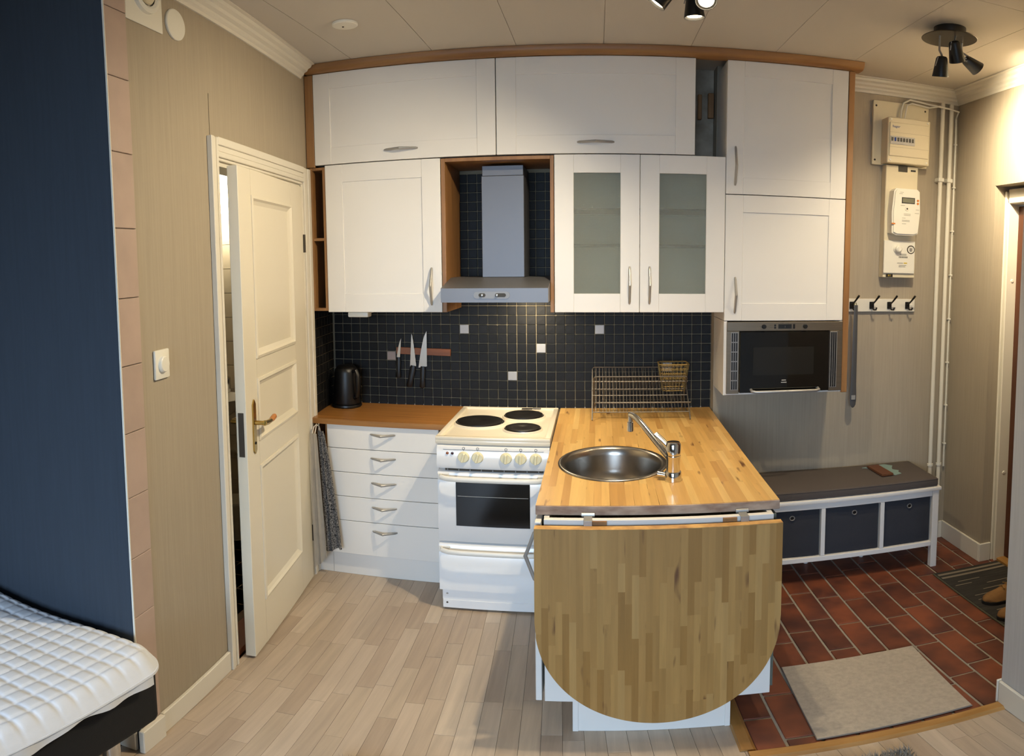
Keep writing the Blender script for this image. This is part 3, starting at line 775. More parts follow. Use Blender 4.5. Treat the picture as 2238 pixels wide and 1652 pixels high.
# hob with raised rim
b = bmn(); box(b, .748, 1.2535, -.676, -.022, .868, .893, bev=.006, seg=2)
hob = obj('hob', b, enamel_c, s)
b = bmn(); 
for (x0, x1, y0, y1) in ((.748, 1.2535, -.676, -.650), (.748, 1.2535, -.050, -.022), (.748, .774, -.650, -.050), (1.2275, 1.2535, -.650, -.050)): box(b, x0, x1, y0, y1, .886, .905, bev=.005, seg=2)
obj('hob_rim', b, enamel_c, hob)
for (x, y, r) in ((.893, -.352, .113), (1.089, -.198, .096), (1.112, -.467, .082)):
    hp = obj('hotplate', lathe(bmn(), [(0, .008), (r * .25, .008), (r * .28, .0095), (r * .93, .0105), (r * .98, .009), (r, .004), (r, 0)], (x, y, .8985), 40), iron, s)
    obj('steel_ring', lathe(bmn(), [(r * .995, .0035), (r * 1.035, .0025), (r * 1.05, 0)], (x, y, .8985), 40), chrome, hp)
    obj('dish_edge', lathe(bmn(), [(r * 1.05, .0005), (r * 1.07, .004), (r * 1.10, .003), (r * 1.14, -.0055)], (x, y, .8985), 40), enamel_c, hp)
# control panel (curved out at the foot)
cp = obj('control_panel', prism(bmn(), [(-.640, .866), (-.672, .864), (-.679, .856), (-.681, .80), (-.685, .772), (-.679, .756), (-.640, .752)], 'x', SX0, SX1), enamel, s, ang=50)
for i, x in enumerate((.876, .938, 1.062, 1.126, 1.191)):
    k = obj('knob', lathe(bmn(), [(.026, 0), (.026, .004), (.0235, .010), (.022, .014), (0, .014)], M=aim((x, -.6805, .813), (0, -1, 0)), seg=28), knob_m, cp)
    tl_ = .25 if i < 2 else .05
    bb = bx(-.006, .006, -.022, .022, 0, .012, bev=.003); bb.transform(Matrix.Translation((x, -.694, .813)) @ Matrix.Rotation(PI / 2, 4, 'X') @ Matrix.Rotation(-tl_, 4, 'Z'))
    obj('knob_grip', bb, knob_m, k)
    obj('pointer_dot', bx(x - .001, x + .001, -.6818, -.6806, .8425, .8445), ink, cp)
    mk = obj('zone_mark', lathe(bmn(), [(.0045, 0), (.0055, .0006), (.0062, 0)], M=aim((x, -.6797, .8535), (0, -1, 0)), seg=16), ink, cp)
for x, mm in ((.804, amb_l), (.826, red_l)): obj('pilot_lamp', lathe(bmn(), [(.0065, 0), (.006, .004), (0, .006)], M=aim((x, -.6805, .829), (0, -1, 0)), seg=16), mm, cp)
for z, x0, x1 in ((.8465, .785, 1.225), (.785, .785, 1.225), (.777, .785, 1.225)): obj('print_line', bx(x0, x1, -.6826 if z < .8 else -.6806, -.6795, z - .0005, z + .0005), ink, cp)
# oven door
od = obj('oven_door', prism(bmn(), [(-.642, .742), (-.670, .738), (-.675, .730), (-.675, .392), (-.670, .385), (-.642, .385)], 'x', SX0 + .001, SX1 - .001), enamel, s, ang=50)
w_ = obj('oven_window', bx(.838, 1.164, -.6768, -.6751, .470, .688, bev=.0006), glass_win, od)
obj('rack_line', bx(.845, 1.157, -.6772, -.6768, .6195, .6215), pale_ink, w_)
def bar_handle(par, z, xa, xb, y, m, drop=0):
    pts = [(xa + .012, y + .002, z), (xa + .018, y - .022, z), (xa + .05, y - .040, z), (xa + .10, y - .045, z), (xb - .10, y - .045, z), (xb - .05, y - .040, z), (xb - .018, y - .022, z), (xb - .012, y + .002, z)]
    b = bmn(); tube(b, pts, .013, 12, sx=.6); box(b, xa, xa + .05, y - .006, y + .001, z - .018, z + .014, bev=.003); box(b, xb - .05, xb, y - .006, y + .001, z - .018, z + .014, bev=.003)
    return obj('handle', b, m, par)
bar_handle(od, .716, SX0 + .002, SX1 - .002, -.675, handle_c)
vt = obj('vent_strip', bx(.79, 1.22, -.668, -.645, .7425, .7515), darkmetal, s)
for i in range(9): obj('vent_bar', bx(.80 + i * .05, .804 + i * .05, -.671, -.668, .7425, .7515), gm, vt)
# drawer
sd = obj('storage_drawer', prism(bmn(), [(-.642, .378), (-.668, .374), (-.675, .366), (-.675, .120), (-.642, .120)], 'x', SX0 + .001, SX1 - .001), enamel, s, ang=50)
bar_handle(sd, .347, SX0 + .002, SX1 - .002, -.675, handle_c)
b = bmn(); box(b, SX0 + .010, SX1 - .006, -.661, -.60, .058, .118, bev=.002); box(b, SX0 + .012, SX1 - .008, -.664, -.6, .012, .06, bev=.002)
kp = obj('kick_panel', b, enamel, s)
for z, mm in ((.093, nickel), (.043, darkmetal)): obj('screw', lathe(bmn(), [(.005, 0), (.004, .002), (0, .003)], M=aim((SX0 + .032, -.6625 if z > .06 else -.6645, z), (0, -1, 0)), seg=12), mm, kp)
for x in (SX0 + .05, SX1 - .05): obj('foot', lathe(bmn(), [(0, 0), (.018, 0), (.018, .018), (0, .018)], (x, -.59, 0), 14), blackp, s)
sp = thing('spatula', 'thin black kitchen tool lying at the back edge of the stove', 'utensil', (1.12, -.075, .9055))
obj('blade', bx(1.065, 1.12, -.088, -.060, .9058, .909, bev=.001), blackp, sp)
obj('handle', bx(1.12, 1.165, -.080, -.066, .9058, .913, bev=.003), blackp, sp)

# ------------------------------------------------------------------ drawers, left worktop
d = thing('drawer_unit', 'white base unit with five drawers and bow handles', 'cabinet', (.42, -.22, 0))
obj('body', bx(.131, .700, -.404, -.02, .140, .867), white_in, d)
zs = [.872, .7435, .6135, .4785, .340, .143]
for i in range(5):
    f = obj('drawer_front', bx(.131, .704, -.425, -.406, zs[i + 1] + .0015, zs[i] - .0015, bev=.0015), white, d)
    hz = [.828, .701, .566, .430, .293][i]
    b = bmn(); bow(b, (.362, -.425, hz), (.488, -.425, hz + .002), (0, -1, 0), h=.042, r=.0056); obj('handle', b, nickel, f)
obj('kick_panel', bx(.132, .704, -.386, -.372, .001, .139), white, d)
tn = thing('towel_niche', 'narrow open brown slot beside the drawers where towels hang', 'shelf', (.09, -.22, 0))
obj('kick_panel', bx(.052, .1305, -.386, -.372, .001, .139), white, tn)
b = bmn(); box(b, .0495, .059, -.420, -.04, .141, .866); box(b, .121, .1295, -.420, -.04, .141, .866); obj('side_panel', b, beech, tn)
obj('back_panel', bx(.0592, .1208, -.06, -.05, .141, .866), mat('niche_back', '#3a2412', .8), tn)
obj('bottom_board', bx(.0592, .1208, -.36, -.061, .141, .155), beech, tn)
obj('kitchen_worktop', prism(bmn(), [(.0075, -.0105), (.0498, -.440), (.7465, -.440), (.7465, -.0105)], 'z', .872, .9), worktop_l, None, None, 'short oiled brown worktop between bathroom door and stove', 'worktop')

# ------------------------------------------------------------------ peninsula
PF = -1.485
pw = thing('peninsula_worktop', 'long honey coloured butcher block worktop of the peninsula', 'worktop', (1.65, -.75, .868))
SCX, SCY, SRX, SRY = 1.512, -1.008, .207, .236
hxr, hyr = SRX - .012, SRY - .012
def xr_at(y): return 2.046 + (2.030 - 2.046) * (y / PF)
nn = 30
r2 = random.Random(11)
for i in range(nn):
    f0, f1 = i / nn, (i + 1) / nn
    y = PF
    while y < -.0106:
        L = r2.uniform(.16, .5); y1 = min(y + L, -.0106)
        if -.0106 - y1 < .08: y1 = -.0106
        def X(f, yy): return 1.2625 + f * (xr_at(yy) - 1.2625)
        xa, xb = X(f0, (y + y1) / 2), X(f1, (y + y1) / 2)
        def hh(x):
            t = 1 - ((x - SCX) / hxr) ** 2
            return hyr * math.sqrt(t) if t > 0 else None
        nsm = 7; xsn = [xa + (xb - xa) * k / (nsm - 1) for k in range(nsm)]
        polys = []
        if all(hh(x) is None for x in xsn) or y > SCY + hyr or y1 < SCY - hyr:
            polys.append([(X(f0, y), y), (X(f1, y), y), (X(f1, y1), y1), (X(f0, y1), y1)])
        else:
            def span(lo, hi):
                # consecutive samples where lo<hi
                run = []
                for k in range(nsm):
                    if hi[k] - lo[k] > 1e-4: run.append(k)
                    else:
                        if len(run) > 1: polys.append([(xsn[q], lo[q]) for q in run] + [(xsn[q], hi[q]) for q in run[::-1]])
                        run = []
                if len(run) > 1: polys.append([(xsn[q], lo[q]) for q in run] + [(xsn[q], hi[q]) for q in run[::-1]])
            lo = [y] * nsm; hi = [min(y1, SCY - (hh(x) or 0)) for x in xsn]; span(lo, hi)
            lo = [max(y, SCY + (hh(x) or 0)) for x in xsn]; hi = [y1] * nsm; span(lo, hi)
        for pg in polys:
            bm = bmn()
            try: prism(bm, pg, 'z', .8685, .9 + r2.uniform(-.0001, .0001))
            except Exception: bm.free(); continue
            obj('stave', bm, stave_top, pw)
        y = y1
obj('front_edge', bx(1.2625, 2.030, PF - .006, PF - .0002, .868, .8995, bev=.001), stave_edge, pw)
# cabinet under it
PC = -1.528
pc = thing('peninsula_cabinet', 'white base cabinet of the peninsula behind the hanging leaf', 'cabinet', (1.65, -.8, 0))
b = bmn(); box(b, 1.290, 1.306, -1.506, -.70, .125, .866); box(b, 1.985, 2.001, -1.506, -.70, .125, .866); box(b, 1.306, 1.985, -1.506, -.70, .125, .141); box(b, 1.306, 1.985, -.716, -.70, .141, .866)
obj('body', b, white_in, pc)
obj('front_panel', bx(1.2905, 2.001, PC, -1.507, .125, .866, bev=.001), white, pc)
dd = obj('side_door', bx(1.262, 1.2815, -1.525, -.95, .125, .855, bev=.002), white, pc)
b = bmn(); bow(b, (1.262, -1.46, .80), (1.262, -1.46, .60), (-1, 0, 0), h=.036, r=.006); obj('handle', b, nickel, dd)
obj('side_panel', bx(2.0015, 2.018, -1.50, -.95, .135, .855, bev=.002), mat('grey_green_side', '#5c6158', .6), pc)
k = obj('kick_panel', bx(1.378, 1.868, -1.552, -1.534, .001, .32), white, pc)
for x0, x1 in ((1.3785, 1.395), (1.851, 1.8675)): obj('edge_strip', bx(x0, x1, -1.5555, -1.5525, .001, .32), white, k)
for x in (1.46, 1.86): obj('spacer_block', bx(x - .022, x + .022, -1.537, PC - .0005, .80, .864), beech, pc)
# hanging leaf
lf = thing('drop_leaf', 'rounded butcher block drop leaf hanging down the peninsula front', 'table leaf', (1.64, -1.56, .06))
LX0, LX1, LZT, LCZ, LB = 1.2645, 2.018, .850, .50, .445
lcx, la = (LX0 + LX1) / 2, (LX1 - LX0) / 2
def leaf_low(x):
    t = 1 - ((x - lcx) / la) ** 2
    return LCZ - LB * math.sqrt(max(t, 0))
nl = 36
r3 = random.Random(23)
YL0, YL1 = -1.576, -1.546
for i in range(nl):
    xa, xb = LX0 + (LX1 - LX0) * i / nl, LX0 + (LX1 - LX0) * (i + 1) / nl
    n_ = 7; xsn = [xa + (xb - xa) * q / (n_ - 1) for q in range(n_)]
    zlow = min(leaf_low(x) for x in xsn)
    z = LZT
    first = True
    while z > zlow + .002:
        z1 = z - r3.uniform(.10, .42)
        if z1 < zlow + .06: z1 = zlow
        top = [(x, z) for x in xsn]; bot = [(x, max(z1, leaf_low(x))) for x in xsn]
        run = [q for q in range(n_) if top[q][1] - bot[q][1] > 1e-4]
        if len(run) > 1:
            pg = [(bot[q][0], bot[q][1]) for q in run] + [(top[q][0], top[q][1]) for q in run[::-1]]
            if len(run) < 3 or (bot[run[0]][1] == bot[run[-1]][1] and bot[run[1]][1] == bot[run[0]][1]):
                pg = [bot[run[0]], bot[run[-1]], top[run[-1]], top[run[0]]]
            bm = bmn(); prism(bm, pg, 'y', YL0 + r3.uniform(-.0001, .0001), YL1)
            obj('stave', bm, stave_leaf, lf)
        z = z1
obj('top_edge', bx(LX0, LX1, YL0 + .0002, YL1 - .0002, LZT + .0002, LZT + .0025), leaf_edge, lf)
for x in (1.425, 1.905):
    hb = bmn(); box(hb, x - .017, x + .017, PF - .0105, PF - .0065, .845, .872, bev=.001); box(hb, x - .013, x + .013, -1.545, PF - .0115, .8665, .8705, bev=.001)
    tube(hb, [(x - .02, PF - .012, .873), (x + .02, PF - .012, .873)], .007, 10); box(hb, x - .013, x + .013, -1.5455, -1.5405, .79, .868, bev=.001)
    obj('hinge', hb, nickel, lf)
# sink
sk = thing('sink', 'round stainless steel sink set in the peninsula worktop', 'sink', (SCX, SCY, .75))
pr = [(1.0, .0012), (.995, .0045), (.96, .0062), (.92, .0045), (.885, -.004), (.865, -.03), (.84, -.09), (.78, -.135), (.66, -.152), (.16, -.160), (0, -.160)]
obj('bowl', lathe(bmn(), [(r, z) for r, z in pr], (SCX, SCY, .9), 56, sx=SRX, sy=SRY), sink_m, sk, ang=60)
obj('drain', lathe(bmn(), [(0, .002), (.02, .002), (.024, .005), (.036, .005), (.04, 0)], (SCX, SCY, .741), 24), chrome, sk)
# faucet
fx, fy = 1.716, -1.236
fa = thing('kitchen_faucet', 'chrome single lever mixer tap beside the round sink', 'faucet', (fx, fy, .9))
obj('base_ring', lathe(bmn(), [(.0, .0), (.029, 0), (.029, .032), (.027, .036), (.024, .037), (0, .037)], (fx, fy, .9005), 28), chrome, fa)
obj('body', lathe(bmn(), [(.0245, .036), (.0245, .085), (.026, .090), (.026, .096), (.0235, .098), (0, .098)], (fx, fy, .9005), 28), chrome, fa)
cap_ = obj('cap', lathe(bmn(), [(.0, .0985), (.0255, .0985), (.0262, .105), (.0262, .138), (.022, .146), (0, .148)], (fx, fy, .9005), 28), chrome, fa)
bb = bmn(); tube(bb, [(fx - .016, fy + .006, 1.030), (fx - .035, fy + .016, 1.050), (fx - .060, fy + .028, 1.072)], [.007, .008, .009], 10, sx=1.2); obj('lever', bb, chrome, cap_)
pts = [Vector((fx - .012, fy + .012, .985)), Vector((fx - .05, fy + .055, 1.028)), Vector((fx - .10, fy + .115, 1.085)), Vector((fx - .118, fy + .136, 1.103)), Vector((fx - .130, fy + .151, 1.110)), Vector((fx - .141, fy + .163, 1.112))]
bb = bmn(); tube(bb, pts, [.0125, .012, .011, .0108, .0108, .0108], 14); so = obj('spout', bb, chrome, fa, ang=60)
t_ = pts[-1]
obj('aerator', lathe(bmn(), [(.0085, .012), (.0085, -.022), (.0115, -.024), (.0118, -.058), (.009, -.060), (0, -.058)], (t_.x, t_.y, t_.z - .006), 20), chrome, so)
obj('side_outlet', tube(bmn(), [(fx - .02, fy + .008, .918), (fx - .052, fy + .018, .922)], [.011, .012], 14), chrome, fa)

# ------------------------------------------------------------------ things on the worktops
rk = thing('dish_rack', 'folding steel wire dish rack standing at the back of the peninsula', 'dish rack', (1.67, -.17, .9))
RX0, RX1 = 1.430, 1.905
def uframe(pf, pt, x0=RX0, x1=RX1, r=.0032):
    """wire from foot, over the top, to the other foot; pf/pt = (y,z)"""
    f = Vector((0, pf[0], pf[1])); t = Vector((0, pt[0], pt[1])); d = (t - f).normalized()
    q = t - d * .015
    pts = [(x0, f.y, f.z), (x0, q.y, q.z), (x0 + .004, t.y - d.y * .004, t.z - d.z * .004), (x0 + .015, t.y, t.z), (x1 - .015, t.y, t.z), (x1 - .004, t.y - d.y * .004, t.z - d.z * .004), (x1, q.y, q.z), (x1, f.y, f.z)]
    return tube(bmn(), pts, r, 8)
obj('back_frame', uframe((-.300, .904), (-.045, 1.130)), rackw, rk)
obj('front_frame', uframe((-.030, .904), (-.235, 1.112), RX0 + .008, RX1 - .008), rackw, rk)
obj('lip_frame', uframe((-.115, .945), (-.292, .990), RX0 + .014, RX1 + .004), rackw, rk)
def on_b(t): return (-.300 + .255 * t, .904 + .226 * t)
def on_f(t): return (-.030 - .205 * t, .904 + .208 * t)
b = bmn()
for yz in (on_b(.14), on_f(.2), on_f(.62), on_b(.45), on_b(.72), on_f(.85)): tube(b, [(RX0 + .001, *yz), (RX1 - .001, *yz)], .0026, 6)
for i in range(27):
    x = RX0 + .018 + i * (RX1 - RX0 - .036) / 26
    tube(b, [(x, *on_b(.14)), (x, *on_b(.45)), (x, *on_b(.985))], .0014, 5)
    tube(b, [(x + .004, *on_f(.2)), (x + .004, *on_f(.985))], .0014, 5)
    tube(b, [(x - .004, *on_f(.2)), (x - .004, -.292 + .03, .983 - .004), (x - .004, -.291, .990)], .0014, 5)
obj('wire_grid', b, rackw, rk)
bk = thing('cutlery_basket', 'small gold wire basket hooked on the dish rack', 'basket', (1.835, -.15, 1.02))
b = bmn()
def ring(z, s):
    x0, x1, y0, y1 = 1.835 - .074 * s, 1.835 + .074 * s, -.155 - .055 * s, -.155 + .055 * s
    c_ = .012
    return [(x0 + c_, y0, z), (x1 - c_, y0, z), (x1, y0 + c_, z), (x1, y1 - c_, z), (x1 - c_, y1, z), (x0 + c_, y1, z), (x0, y1 - c_, z), (x0, y0 + c_, z)]
obj('rim', tube(bmn(), ring(1.168, 1.0), .003, 8, closed=True), bamboo, bk)
for k in range(6): tube(b, ring(1.03 + .023 * k, .74 + .043 * k), .0015, 6, closed=True)
for k in range(8):
    fx_ = -1 + 2 * k / 7
    for sgn in (-1, 1): tube(b, [(1.835 + .074 * fx_ * .72, -.155 + sgn * .055 * .72, 1.028), (1.835 + .074 * fx_, -.155 + sgn * .055, 1.168)], .0014, 5)
    tube(b, [(1.835 + .074 * fx_ * .72, -.155 - .055 * .72, 1.028), (1.835 + .074 * fx_ * .72, -.155 + .055 * .72, 1.028)], .0014, 5)
for k in range(5):
    fy_ = -1 + 2 * k / 4
    for sgn in (-1, 1): tube(b, [(1.835 + sgn * .074 * .72, -.155 + .055 * fy_ * .72, 1.028), (1.835 + sgn * .074, -.155 + .055 * fy_, 1.168)], .0014, 5)
obj('mesh_wires', b, bamboo, bk)

kt = thing('electric_kettle', 'black electric kettle in the worktop corner', 'kettle', (.125, -.115, .9))
kx, ky = .125, -.120
obj('power_base', lathe(bmn(), [(0, 0), (.078, 0), (.082, .006), (.08, .016), (0, .018)], (kx, ky, .9005), 32), blackp, kt)
obj('body', lathe(bmn(), [(0, .019), (.070, .019), (.072, .03), (.069, .12), (.064, .195), (.060, .212), (.05, .222), (0, .224)], (kx, ky, .9005), 36), blackp, kt)
obj('lid', lathe(bmn(), [(0, .236), (.02, .235), (.045, .230), (.052, .2235)], (kx, ky, .9005), 32), blackp, kt)
bb = bmn(); tube(bb, [(kx + .052, ky - .03, 1.105), (kx + .075, ky - .044, 1.11), (kx + .086, ky - .05, 1.085), (kx + .086, ky - .05, 1.01), (kx + .076, ky - .044, .965), (kx + .058, ky - .034, .955)], .009, 10, sx=1.4); obj('handle', bb, blackp, kt)
bb = bmn(); prism(bb, [(-.015, 0), (.015, 0), (0, .028)], 'z', 0, .03); bb.transform(Matrix.Translation((kx - .05, ky + .034, 1.08)) @ Matrix.Rotation(.98, 4, 'Z')); obj('spout', bb, blackp, kt)
tube_pts = [(kx - .07, ky - .02, .906), (kx - .085, ky + .02, .906), (kx - .06, ky + .075, .907), (kx - .02, ky + .095, .907)]
obj('power_cord', tube(bmn(), tube_pts, .003, 6), blackp, kt)

ob_ = thing('socket_box', 'small white socket box under the plain wall cupboard', 'socket', (.285, -.31, 1.41))
obj('housing', bx(.225, .332, -.335, -.275, 1.417, 1.4445, bev=.006, seg=2), plast_w, ob_)
obj('cable', tube(bmn(), [(.30, -.275, 1.43), (.32, -.15, 1.438), (.33, -.02, 1.438)], .003, 6), plast_w, ob_)

# magnetic knife bar and knives
RB = Matrix.Translation((.531, -.02, 1.203)) @ Matrix.Rotation(.028, 4, 'Y')
obj('knife_bar', bx(-.150, .150, -.003, .009, -.019, .019, bev=.0015), knifewood, None, RB, 'reddish wooden magnetic bar on the slate tiles', 'knife holder')
def knife(label, bx0, tip, heel0, heel1, hb0, hb1, serr=False):
    """blade outline tip..heel; handle below. points (x,z)"""
    t = thing('kitchen_knife', label, 'knife', (hb0[0], -.03, hb0[1]), group='knives on the magnetic bar')
    b = bmn()
    if serr:
        pg = [tip]; n = 14
        for i in range(1, n + 1):
            f = i / n; x = tip[0] + (heel1[0] - tip[0]) * f ** .7; z = tip[1] + (heel1[1] - tip[1]) * f
            pg.append((x + (.0012 if i % 2 else 0), z))
        pg += [heel0]
        prism(b, pg, 'y', -.0265, -.0245)
    else:
        pg = [tip]
        for i in range(1, 7):
            f = i / 6; pg.append((tip[0] + (heel1[0] - tip[0]) * f, tip[1] + (heel1[1] - tip[1]) * f))
        pg += [heel0]
        for i in range(5, 0, -1):
            f = i / 6; pg.append((tip[0] + (heel0[0] - tip[0]) * f ** .62, tip[1] + (heel0[1] - tip[1]) * f))
        prism(b, pg, 'y', -.0265, -.0245)
    obj('blade', b, kn_steel, t)
    hm = ((heel0[0] + heel1[0]) / 2, (heel0[1] + heel1[1]) / 2); he = ((hb0[0] + hb1[0]) / 2, (hb0[1] + hb1[1]) / 2)
    b = bmn(); w = abs(hb1[0] - hb0[0]) / 2 * 1.25
    tube(b, [(hm[0], -.0255, hm[1] + .004), (hm[0] * .8 + he[0] * .2, -.0255, hm[1] * .8 + he[1] * .2), (hm[0] * .4 + he[0] * .6, -.0255, hm[1] * .4 + he[1] * .6), (he[0], -.0255, he[1] + .008), (he[0], -.0255, he[1])], [w * .75, w, w * .85, w * 1.05, w * .6], 10, sx=1)
    bmesh.ops.scale(b, vec=(1, .42, 1), verts=b.verts, space=Matrix.Translation((0, .0255, 0)))
    obj('handle', b, blackp, t)
knife('small paring knife, leftmost on the magnetic bar', 0, (.411, 1.275), (.384, 1.166), (.402, 1.166), (.380, 1.052), (.402, 1.052))
knife('serrated bread knife, middle one on the magnetic bar', 0, (.469, 1.302), (.458, 1.120), (.492, 1.122), (.437, 1.003), (.465, 1.003), True)
b = None
knife('wide chef knife, rightmost on the magnetic bar', 0, (.553, 1.318), (.505, 1.114), (.552, 1.122), (.512, 1.000), (.536, 1.000))

# towels in the niche
def cloth(name, label, mt, xtop, xbot, ztop, zbot, y, fold, phase, slant=0):
    b = bmn(); nu, nv = 22, 34; g = []
    for j in range(nv + 1):
        f = j / nv; row = []
        x0 = xtop[0] + (xbot[0] - xtop[0]) * f ** .75; x1 = xtop[1] + (xbot[1] - xtop[1]) * f ** .75
        for i in range(nu + 1):
            s_ = i / nu
            zz = ztop + (zbot - ztop) * f + (slant * (s_ - .5)) * f + .006 * math.sin(9 * s_ + phase) * f
            yy = y - fold * (.35 + .65 * f) * (math.sin(2 * PI * 2.2 * s_ + phase + .8 * math.sin(3 * f + phase)) * .6 + .4 * math.sin(2 * PI * 4.1 * s_ + 2 * phase)) - .006 * math.sin(4 * f + phase)
            row.append(b.verts.new((x0 + (x1 - x0) * s_, yy, zz)))
        g.append(row)
    for j in range(nv):
        for i in range(nu): b.faces.new((g[j][i], g[j][i + 1], g[j + 1][i + 1], g[j + 1][i]))
    r = bmesh.ops.solidify(b, geom=b.faces[:], thickness=.004)
    bmesh.ops.recalc_face_normals(b, faces=b.faces)
    t = thing(name, label, 'towel', ((xbot[0] + xbot[1]) / 2, y, zbot))
    obj('cloth', b, mt, t, ang=80)
    return t
t = cloth('kitchen_towel', 'cream white kitchen towel hanging nearest the door casing', towel_w, (.078, .112), (.076, .146), .835, .105, -.508, .006, .4, .08)
obj('hanging_loop', tube(bmn(), [(.086, -.508, .832), (.084, -.480, .862), (.090, -.456, .872), (.096, -.480, .862), (.100, -.508, .832)], .0028, 8), towel_w, t)
t = cloth('kitchen_towel', 'dark navy speckled towel hanging next to the drawers', towel_d, (.104, .134), (.128, .214), .845, .178, -.478, .010, 1.9, .03)
obj('hanging_loop', tube(bmn(), [(.108, -.475, .842), (.102, -.460, .862), (.096, -.450, .868), (.104, -.460, .862), (.116, -.475, .842)], .0025, 8), towel_d, t)
hk = thing('towel_hook', 'tiny white hook under the worktop carrying the towels', 'hook', (.093, -.44, .85))
obj('hook', tube(bmn(), [(.093, -.436, .8715), (.093, -.441, .862), (.093, -.449, .860), (.093, -.455, .867)], .0025, 8), plast_w, hk)

# ------------------------------------------------------------------ left wall fittings
sw_ = thing('light_switch', 'white rotary dimmer switch on the beige left wall', 'switch', tuple(LWM @ Vector((A_(-1.838), .0, 1.34))))
ac = A_(-1.836)
obj('frame', bx(ac - .043, ac + .043, .0006, .010, 1.342, 1.437, bev=.006, seg=2), plast_w, sw_, LWM)
obj('dial', lathe(bmn(), [(.027, 0), (.026, .008), (.023, .011), (0, .012)], M=LWM @ aim((ac, .010, 1.390), (0, 1, 0)), seg=28), plast_w, sw_)
vp = thing('wall_vent', 'square white ventilation plate with round valve near the ceiling', 'vent', tuple(LWM @ Vector((1.85, 0, 2.51))))
obj('plate', bx(1.742, A_(-1.945), .0006, .005, 2.508, 2.725, bev=.0015), plast_w, vp, LWM)
obj('valve_ring', lathe(bmn(), [(.072, 0), (.07, .012), (.055, .016), (.045, .010)], M=LWM @ aim((1.842, .005, 2.627), (0, 1, 0)), seg=36), plast_w, vp)
obj('valve_disc', lathe(bmn(), [(.040, .008), (.036, .014), (0, .015)], M=LWM @ aim((1.842, .005, 2.627), (0, 1, 0)), seg=30), plast_c, vp)
wc = thing('wall_cover', 'round white blank cover on the beige wall under the moulding', 'cover', tuple(LWM @ Vector((1.66, 0, 2.51))))
obj('disc', lathe(bmn(), [(.061, 0), (.061, .006), (.058, .009), (0, .009)], M=LWM @ aim((A_(-1.652), .0006, 2.571), (0, 1, 0)), seg=40), plast_w, wc)
cv = thing('ceiling_cover', 'flat round white cover disc on the kitchen ceiling', 'cover', (.468, -.915, ZC - .014))
obj('disc', lathe(bmn(), [(.0, 0), (.048, .0), (.052, .003), (.052, .013)], (.468, -.915, ZC - .014), 40), plast_w, cv)
obj('screw', lathe(bmn(), [(.0, 0), (.004, .0), (.004, .003)], (.458, -.91, ZC - .017), 10), darkmetal, cv)

# ------------------------------------------------------------------ spot lamps
def spot_lamp(name, label, c, heads, z=ZC):
    t = thing(name, label, 'lamp', (c[0], c[1], z - .06))
    obj('ceiling_cup', lathe(bmn(), [(0, -.045), (.064, -.045), (.066, -.040), (.066, 0)], (c[0], c[1], z - .0005), 36), blackm, t)
    obj('disc', lathe(bmn(), [(0, -.052), (.112, -.052), (.114, -.050), (.112, -.0475), (0, -.0475)], (c[0], c[1], z), 44), mat('lamp_disc_black_' + name, '#3a352e', .3, .6), t)
    for (dx, dy, pv, dr, ln, power, cone) in heads:
        a = Vector((c[0] + dx, c[1] + dy, z - .052)); p = Vector(pv); d = Vector(dr).normalized()
        hd = obj('spot_head', lathe(bmn(), [(0, -.004), (.018, 0), (.023, .008), (.034, ln), (.0325, ln), (.021, .012), (0, .010)], M=aim(p, d), seg=28), blackm, t)
        obj('stem', tube(bmn(), [a, (a.x, a.y, p.z + .035), tuple(p + d * .018 + Vector((.0, 0, .024)))], .0045, 8), nickel, hd)
        obj('lever', tube(bmn(), [tuple(p + d * .02 + Vector((-.022, -.012, .012))), tuple(p + d * .05 + Vector((-.034, -.016, .0)))], .002, 6), nickel, hd)
        e = p + d * (ln - .007)
        obj('bulb', lathe(bmn(), [(.0, 0), (.024, 0), (.022, -.008), (0, -.010)], M=aim(e, d), seg=24), bulb, hd)
        if power:
            l = bpy.data.lights.new('bulb_light', 'SPOT'); l.energy = power; l.color = LAMP; l.spot_size = math.radians(cone); l.spot_blend = 1.0; l.shadow_soft_size = .022
            lo = bpy.data.objects.new('bulb_light', l); COL.objects.link(lo)
            lo.parent = hd
            lo.matrix_local = WM[hd.name].inverted() @ (aim(p + d * (ln + .006), -d))
    return t
spot_lamp('ceiling_spotlight', 'black three-head spotlight on the hall ceiling above the mats', (2.815, -1.06),
          [(-.055, -.02, (2.762, -1.10, 2.595), (.12, .30, -1), .088, 40, 130),
           (.0, -.05, (2.80, -1.125, 2.665), (.40, .35, -.8), .092, 30, 130),
           (.07, .02, (2.895, -1.055, 2.62), (.75, .10, -.34), .075, 200, 120)])
spot_lamp('ceiling_spotlight', 'lit black spotlight at the top edge above the stove and peninsula', (1.715, -1.44),
          [(-.05, .03, (1.690, -1.385, 2.642), (-.70, .14, -.85), .09, 128, 134),
           (.05, .04, (1.755, -1.335, 2.640), (.06, .06, -1.0), .095, 50, 140),
           (.05, .0, (1.790, -1.395, 2.597), (-.17, -.87, -.46), .09, 60, 140)])

